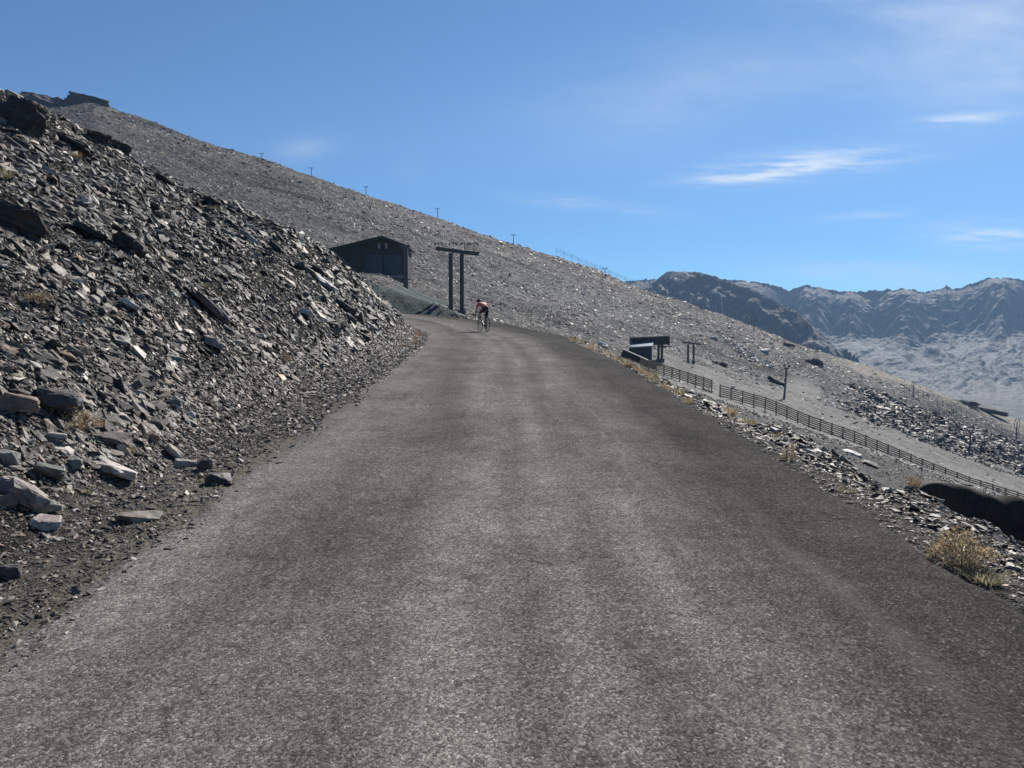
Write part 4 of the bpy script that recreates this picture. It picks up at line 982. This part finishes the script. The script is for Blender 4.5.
# ------------------------------------------------------------------ bicycle and rider
def build_bike():
    p = pt(484.2, 332.3, 36.4); p[2] = float(road_z(36.4)) + .03
    yaw = R(21)
    b = root('bicycle', 'black road bicycle ridden up the road towards the bend', 'bicycle', p, yaw)
    rw, fw, bb = Vector((0, -.42, .34)), Vector((0, .58, .34)), Vector((0, 0, .27))
    for nm, c in (('wheel', rw), ('wheel', fw)):
        w = MB().torus(c, (1, 0, 0), .327, .013, 40, 8).build(nm, M['rubber'], b, True)
        MB().torus(c, (1, 0, 0), .305, .012, 40, 6).build('rim', M['dark_steel'], w, True)
        mb = MB()
        for k in range(16): a = 2 * math.pi * k / 16; mb.tube(c, c + Vector((0, math.cos(a) * .3, math.sin(a) * .3)), .002, seg=4)
        mb.tube(c - Vector((.05, 0, 0)), c + Vector((.05, 0, 0)), .02); mb.build('spokes', M['alloy'], w)
    st, hd, hl = Vector((0, -.16, .78)), Vector((0, .42, .82)), Vector((0, .47, .68))
    mb = MB(); mb.tube(bb, st, .017).tube(st, hd, .016).tube(bb, hl, .02).tube(hd + Vector((0, -.01, .05)), hl, .021)
    for s in (-.05, .05): mb.tube(rw + Vector((s, 0, 0)), bb, .01); mb.tube(rw + Vector((s, 0, 0)), st + Vector((s * .3, 0, 0)), .009)
    mb.build('frame', M['frame_paint'], b)
    mb = MB()
    for s in (-.055, .055): mb.path([hl, hl + Vector((s, .01, -.02)), fw + Vector((s, 0, 0))], .012)
    mb.build('fork', M['frame_paint'], b)
    MB().tube(st, st + Vector((0, -.03, .15)), .014).build('seat_post', M['dark_steel'], b)
    MB().ball((0, -.2, .945), (.065, .13, .025)).build('saddle', M['rubber'], b, True)
    mb = MB(); mb.tube(hd, hd + Vector((0, .09, .07)), .015); h = hd + Vector((0, .09, .08)); mb.tube(h - Vector((.21, 0, 0)), h + Vector((.21, 0, 0)), .014)
    for s in (-.21, .21): mb.path([h + Vector((s, 0, 0)), h + Vector((s, .09, .01)), h + Vector((s, .12, -.05)), h + Vector((s, .07, -.13)), h + Vector((s, -.02, -.14))], .014)
    mb.build('handlebar', M['rubber'], b)
    MB().tube(bb + Vector((.045, 0, 0)), bb + Vector((.05, 0, 0)), .1, seg=24).build('chainring', M['dark_steel'], b)
    for s, dz in ((1, -1), (-1, 1)):
        c = MB().tube(bb + Vector((s * .06, 0, 0)), bb + Vector((s * .08, .0, dz * .17)), .012).build('crank', M['alloy'], b)
        MB().box(bb + Vector((s * .12, 0, dz * .17)), (.09, .07, .018)).build('pedal', M['rubber'], c)
    return p, yaw
def skin_mesh(name, verts, edges, radii, mat, sub=2, extra=None, voxel=None):
    me = bpy.data.meshes.new(name); me.from_pydata(verts, edges, []); o = bpy.data.objects.new(name, me); scene.collection.objects.link(o)
    sk = o.modifiers.new('s', 'SKIN'); sk.use_smooth_shade = True
    for v, rr in zip(me.skin_vertices[0].data, radii): v.radius = (rr, rr) if not hasattr(rr, '__len__') else rr
    me.skin_vertices[0].data[0].use_root = True
    o.modifiers.new('u', 'SUBSURF').levels = sub; o.modifiers['u'].render_levels = sub
    dg = bpy.context.evaluated_depsgraph_get(); m2 = bpy.data.meshes.new_from_object(o.evaluated_get(dg)); bpy.data.objects.remove(o)
    if extra:
        bm = bmesh.new(); bm.from_mesh(m2)
        for c, s, rot in extra:
            bmesh.ops.create_icosphere(bm, subdivisions=3, radius=1, matrix=Matrix.Translation(c) @ (rot.to_4x4() if rot else Matrix.Identity(4)) @ Matrix.Diagonal((*s, 1)))
        bm.to_mesh(m2); bm.free()
    if voxel:
        o = bpy.data.objects.new(name, m2); scene.collection.objects.link(o); rm = o.modifiers.new('r', 'REMESH'); rm.mode = 'VOXEL'; rm.voxel_size = voxel; rm.use_smooth_shade = True
        dg = bpy.context.evaluated_depsgraph_get(); m3 = bpy.data.meshes.new_from_object(o.evaluated_get(dg)); bpy.data.objects.remove(o); m2 = m3
    m2.name = name; m2.materials.clear(); m2.materials.append(mat)
    m2.polygons.foreach_set('use_smooth', [True] * len(m2.polygons)); return m2
def build_rider(p, yaw):
    r = root('person', 'cyclist in salmon jersey and black shorts hunched over the handlebar, riding uphill', 'person', p, yaw)
    V = [(0, -.20, 1.03), (0, -.05, 1.14), (-.02, .12, 1.22), (-.03, .24, 1.27), (-.06, .33, 1.29), (-.09, .40, 1.32)]; E = [(0, 1), (1, 2), (2, 3), (3, 4), (4, 5)]; Rr = [(.15, .12), (.135, .11), (.155, .11), (.15, .10), (.055, .055), (.055, .055)]
    def limb(start, pts, rr):
        prev = start
        for q, a in zip(pts, rr): V.append(q); Rr.append(a); E.append((prev, len(V) - 1)); prev = len(V) - 1
        return prev
    for s in (-1, 1):
        w = limb(3, [(s * .19, .25, 1.27), (s * .235, .34, 1.10), (s * .235, .43, .99), (s * .215, .535, .945)], [.058, .044, .036, .027])
        pm = limb(w, [(s * .21, .575, .935)], [.03])
        for f in range(4):     # four fingers closing round the brake hood
            z = .955 - f * .016; limb(pm, [(s * (.215 + .012), .60 - f * .004, z - .01), (s * (.222 + .012), .628 - f * .004, z - .028), (s * .205, .628 - f * .004, z - .045)], [.0095, .009, .008])
        limb(w, [(s * .185, .565, .95), (s * .178, .60, .945)], [.012, .009])
    limb(0, [(.09, -.17, 1.0), (.105, .05, .62), (.11, .0, .36), (.115, -.04, .17), (.12, .05, .115)], [.095, .062, .052, .034, .03])
    limb(0, [(-.09, -.17, 1.0), (-.115, .28, .86), (-.115, .14, .66), (-.115, -.03, .51), (-.12, .06, .455)], [.095, .062, .052, .034, .03])
    hr = Matrix.Rotation(R(18), 3, 'Z') @ Matrix.Rotation(R(-14), 3, 'X'); hc = Vector((-.10, .46, 1.36))
    head = [(hc, (.075, .095, .105), hr), (hc + hr @ Vector((0, .055, -.07)), (.045, .045, .05), hr), (hc + hr @ Vector((0, .105, -.025)), (.014, .02, .022), None),
            (hc + hr @ Vector((.08, -.01, -.01)), (.012, .022, .03), None), (hc + hr @ Vector((-.08, -.01, -.01)), (.012, .022, .03), None),
            (hc + hr @ Vector((0, .088, -.065)), (.022, .012, .008), None)]
    bme = skin_mesh('body', V, E, Rr, M['skin'], 2, head, .009); obj('body', bme, r)
    for s in (-1, 1): MB().ball(hc + hr @ Vector((s * .03, .085, .0)), (.012, .01, .009)).build('eye', M['rubber'], r, True)
    seg = []                                         # bones: (a, b, garment, start, end)
    for a, c in E[:4]: seg.append((V[a], V[c], 'jersey'))
    seg[0] = (V[0], V[1], 'hip'); seg.append((V[4], V[5], 'bare'))
    arms = [k for k, (a, c) in enumerate(E) if a == 3 and c != 4]; legs = [k for k, (a, c) in enumerate(E) if a == 0 and c != 1]
    for k in range(5, len(E)):
        a, c = E[k]; kind = 'jersey' if k in arms else 'sleeve' if k - 1 in arms else 'shorts' if k in legs else 'thigh' if k - 1 in legs else 'bare'
        seg.append((V[a], V[c], kind))
    co_ = np.array([v.co[:] for v in bme.vertices]); no_ = np.array([v.normal[:] for v in bme.vertices]); best = np.full(len(co_), 1e9); who = np.zeros(len(co_), int); par = np.zeros(len(co_))
    for k, (a, c, kind) in enumerate(seg):
        a = np.array(a); ab = np.array(c) - a; tt = np.clip((co_ - a) @ ab / (ab @ ab), 0, 1); dd = np.linalg.norm(co_ - a - tt[:, None] * ab, axis=1) * (.8 if kind in ('jersey', 'hip') else 1)
        m = dd < best; best[m] = dd[m]; who[m] = k; par[m] = tt[m]
    kinds = np.array([q[2] for q in seg])[who]
    inj = (kinds == 'jersey') | ((kinds == 'hip') & (par > .35)) | ((kinds == 'sleeve') & (par < .72)); ins = ((kinds == 'hip') & (par <= .55)) | (kinds == 'shorts') | ((kinds == 'thigh') & (par < .76))
    inj &= ~((co_[:, 1] > .30) & (co_[:, 2] > 1.33))
    for nm, sel, off, mt in (('shorts', ins, .010, 'shorts'), ('jersey', inj, .016, 'jersey')):
        F = [p_.vertices[:] for p_ in bme.polygons if all(sel[v] for v in p_.vertices)]; used = sorted({v for f in F for v in f}); ix = {v: k for k, v in enumerate(used)}
        me = bpy.data.meshes.new(nm); me.from_pydata([tuple(co_[v] + no_[v] * off) for v in used], [], [[ix[v] for v in f] for f in F]); me.materials.append(M[mt])
        me.polygons.foreach_set('use_smooth', [True] * len(me.polygons))
        if nm == 'jersey':
            me.materials.append(M['jersey_lit'])
            for pl in me.polygons:
                if -.02 < pl.center.y < .16 and pl.normal.z > .35 and abs(pl.center.x) < .12: pl.material_index = 1  # upward faces get the paler pink as painted sunlight
        obj(nm, me, r)
    mb = MB(); mb.ball(hc + hr @ Vector((0, -.02, .05)), (.095, .135, .085), hr, 3); mb.build('helmet', M['helmet'], r, True)
    mb = MB(); mb.ball(hc + hr @ Vector((0, -.05, -.02)), (.078, .06, .07), hr, 3); mb.build('hair', M['hair'], r, True)
    for s, q in ((1, (.12, .0, .125)), (-1, (-.12, .01, .465))): MB().ball(Vector(q) + Vector((0, .03, -.012)), (.045, .135, .042), Matrix.Rotation(R(-8), 3, 'X'), 3).build('shoe', M['shoe'], r, True)
bp, byaw = build_bike(); build_rider(bp, byaw)

# ------------------------------------------------------------------ air, sky, sun, camera
def haze(x0, x1, y0, y1, z0, z1, dens):
    me = MB().box(((x0 + x1) / 2, (y0 + y1) / 2, (z0 + z1) / 2), (x1 - x0, y1 - y0, z1 - z0)).mesh('haze', bpy.data.materials.new('mountain air'))
    m = me.materials[0]; m.use_nodes = True; t = m.node_tree; t.nodes.clear(); out = t.nodes.new('ShaderNodeOutputMaterial'); v = t.nodes.new('ShaderNodeVolumePrincipled')
    v.inputs['Color'].default_value = HAZE_COL; v.inputs['Density'].default_value = dens; v.inputs['Anisotropy'].default_value = .3
    t.links.new(v.outputs[0], out.inputs['Volume']); o = obj('haze', me); o['kind'] = 'stuff'; tag(o, 'thin blue mountain air over the whole valley', 'haze')
HAZE_COL = (.40, .64, 1.0, 1); DENS = .00016
mn = np.array([1e9] * 3); mx = -mn
for o in COL.objects:
    if o.type != 'MESH' or o.name == 'haze': continue
    for c in o.bound_box:
        w = np.array(o.location) * (o.parent is None) + np.array(c) if o.parent is None else None
        if w is not None: mn = np.minimum(mn, w); mx = np.maximum(mx, w)
haze(mn[0] - 20, mx[0] + 20, mn[1] - 20, mx[1] + 20, mn[2] - 1, mx[2] + 4, DENS)

SUN_AZ, SUN_EL = 28, 40
d = Vector((math.sin(R(SUN_AZ)) * math.cos(R(SUN_EL)), math.cos(R(SUN_AZ)) * math.cos(R(SUN_EL)), math.sin(R(SUN_EL))))
L = bpy.data.lights.new('sun', 'SUN'); L.energy = 5.0; L.angle = R(.5); L.color = (1, .94, .85)
lo = bpy.data.objects.new('sun', L); COL.objects.link(lo); lo.rotation_euler = d.to_track_quat('Z', 'Y').to_euler(); lo.location = (60, 80, 90)

w = bpy.data.worlds.new('World'); scene.world = w; w.use_nodes = True
class WT(NT):
    def __init__(s): s.t = w.node_tree
W = WT(); bg = w.node_tree.nodes['Background']
sky = W.n('ShaderNodeTexSky', _sky_type='NISHITA', _sun_disc=False, _sun_elevation=R(SUN_EL), _sun_rotation=R(SUN_AZ), _altitude=2600, _air_density=1.0, _dust_density=.6, _ozone_density=1.6)
gen = W.n('ShaderNodeTexCoord').outputs['Generated']; sp = W.n('ShaderNodeSeparateXYZ', Vector=gen)
yy = W.math('MAXIMUM', sp.outputs[1], .05); k = W.math('DIVIDE', sp.outputs[0], yy); e = W.math('DIVIDE', sp.outputs[2], yy)
kv = W.n('ShaderNodeCombineXYZ', X=k, Y=e, Z=0.0).outputs[0]
fib = W.ramp(W.noise(W.n('ShaderNodeMapping', Vector=kv, Rotation=(0, 0, R(-8)), Scale=(12, 100, 1)).outputs[0], 1.0, 7, .6), [(.40, 0), (.66, 1)])
sft = W.ramp(W.noise(W.n('ShaderNodeMapping', Vector=kv, Rotation=(0, 0, R(-12)), Scale=(5, 16, 1)).outputs[0], 1.0, 6, .6), [(.35, 0), (.75, 1)])
tot = None
WISPS = [  # u, v, half width px, half height px, tilt deg, strength, soft
 (800, 168, 95, 14, 6, .75, 0), (760, 176, 55, 6, 8, .6, 0), (955, 123, 60, 6, 6, .55, 0), (985, 237, 60, 14, -2, .6, 0), (960, 25, 150, 55, -8, .36, 1), (1010, 80, 120, 45, 10, .28, 1),
 (308, 152, 30, 12, 10, .22, 1), (590, 207, 70, 7, -6, .32, 0), (700, 95, 170, 45, 10, .22, 1), (862, 217, 50, 5, 4, .3, 0), (880, 275, 120, 14, -2, .3, 1), (410, 172, 18, 12, 0, .05, 1)]
for u, v, a, b, ang, st, soft in WISPS:
    cx, cy = (u - 512) / FPX, (335 - v) / FPX; c, s = math.cos(R(ang)), math.sin(R(ang))
    dx = W.math('SUBTRACT', k, cx); dy = W.math('SUBTRACT', e, cy)
    p1 = W.math('ADD', W.math('MULTIPLY', dx, c * FPX / a), W.math('MULTIPLY', dy, s * FPX / a)); p2 = W.math('ADD', W.math('MULTIPLY', dx, -s * FPX / b), W.math('MULTIPLY', dy, c * FPX / b))
    rr = W.math('ADD', W.math('MULTIPLY', p1, p1), W.math('MULTIPLY', p2, p2))
    f = W.math('MULTIPLY', W.math('EXPONENT', W.math('MULTIPLY', rr, -1.1)), W.math('MULTIPLY', W.math('ADD', .25 if soft else .12, sft if soft else fib), st * 1.25))
    tot = f if tot is None else W.math('ADD', tot, f)
cl = W.math('MULTIPLY', tot, W.math('GREATER_THAN', sp.outputs[1], .05), True)
SKY_TINT = (.50, .92, 1.27, 1)
skc = W.mix(1, sky.outputs[0], SKY_TINT, 'MULTIPLY')
W.put(bg.inputs[0], W.mix(cl, skc, (10.5, 11.2, 12.0, 1))); bg.inputs[1].default_value = .05

cam = bpy.data.cameras.new('camera'); cam.sensor_fit = 'HORIZONTAL'; cam.sensor_width = 36; cam.lens = 36 * FPX / 1024; cam.clip_end = 6000; cam.clip_start = .1
co = bpy.data.objects.new('camera', cam); COL.objects.link(co); co.location = CAM; co.rotation_euler = (math.pi / 2 - PITCH, 0, 0); scene.camera = co
scene.render.engine = 'CYCLES'; scene.cycles.volume_bounces = 0; scene.cycles.max_bounces = 5; scene.cycles.diffuse_bounces = 2; scene.cycles.use_adaptive_sampling = True
scene.cycles.use_denoising = True; scene.cycles.denoiser = 'OPENIMAGEDENOISE'; scene.cycles.denoising_input_passes = 'RGB_ALBEDO_NORMAL'; scene.cycles.denoising_prefilter = 'ACCURATE'
vs = scene.view_settings; vs.view_transform = 'Standard'; vs.look = 'None'; vs.exposure = .54; vs.gamma = 1
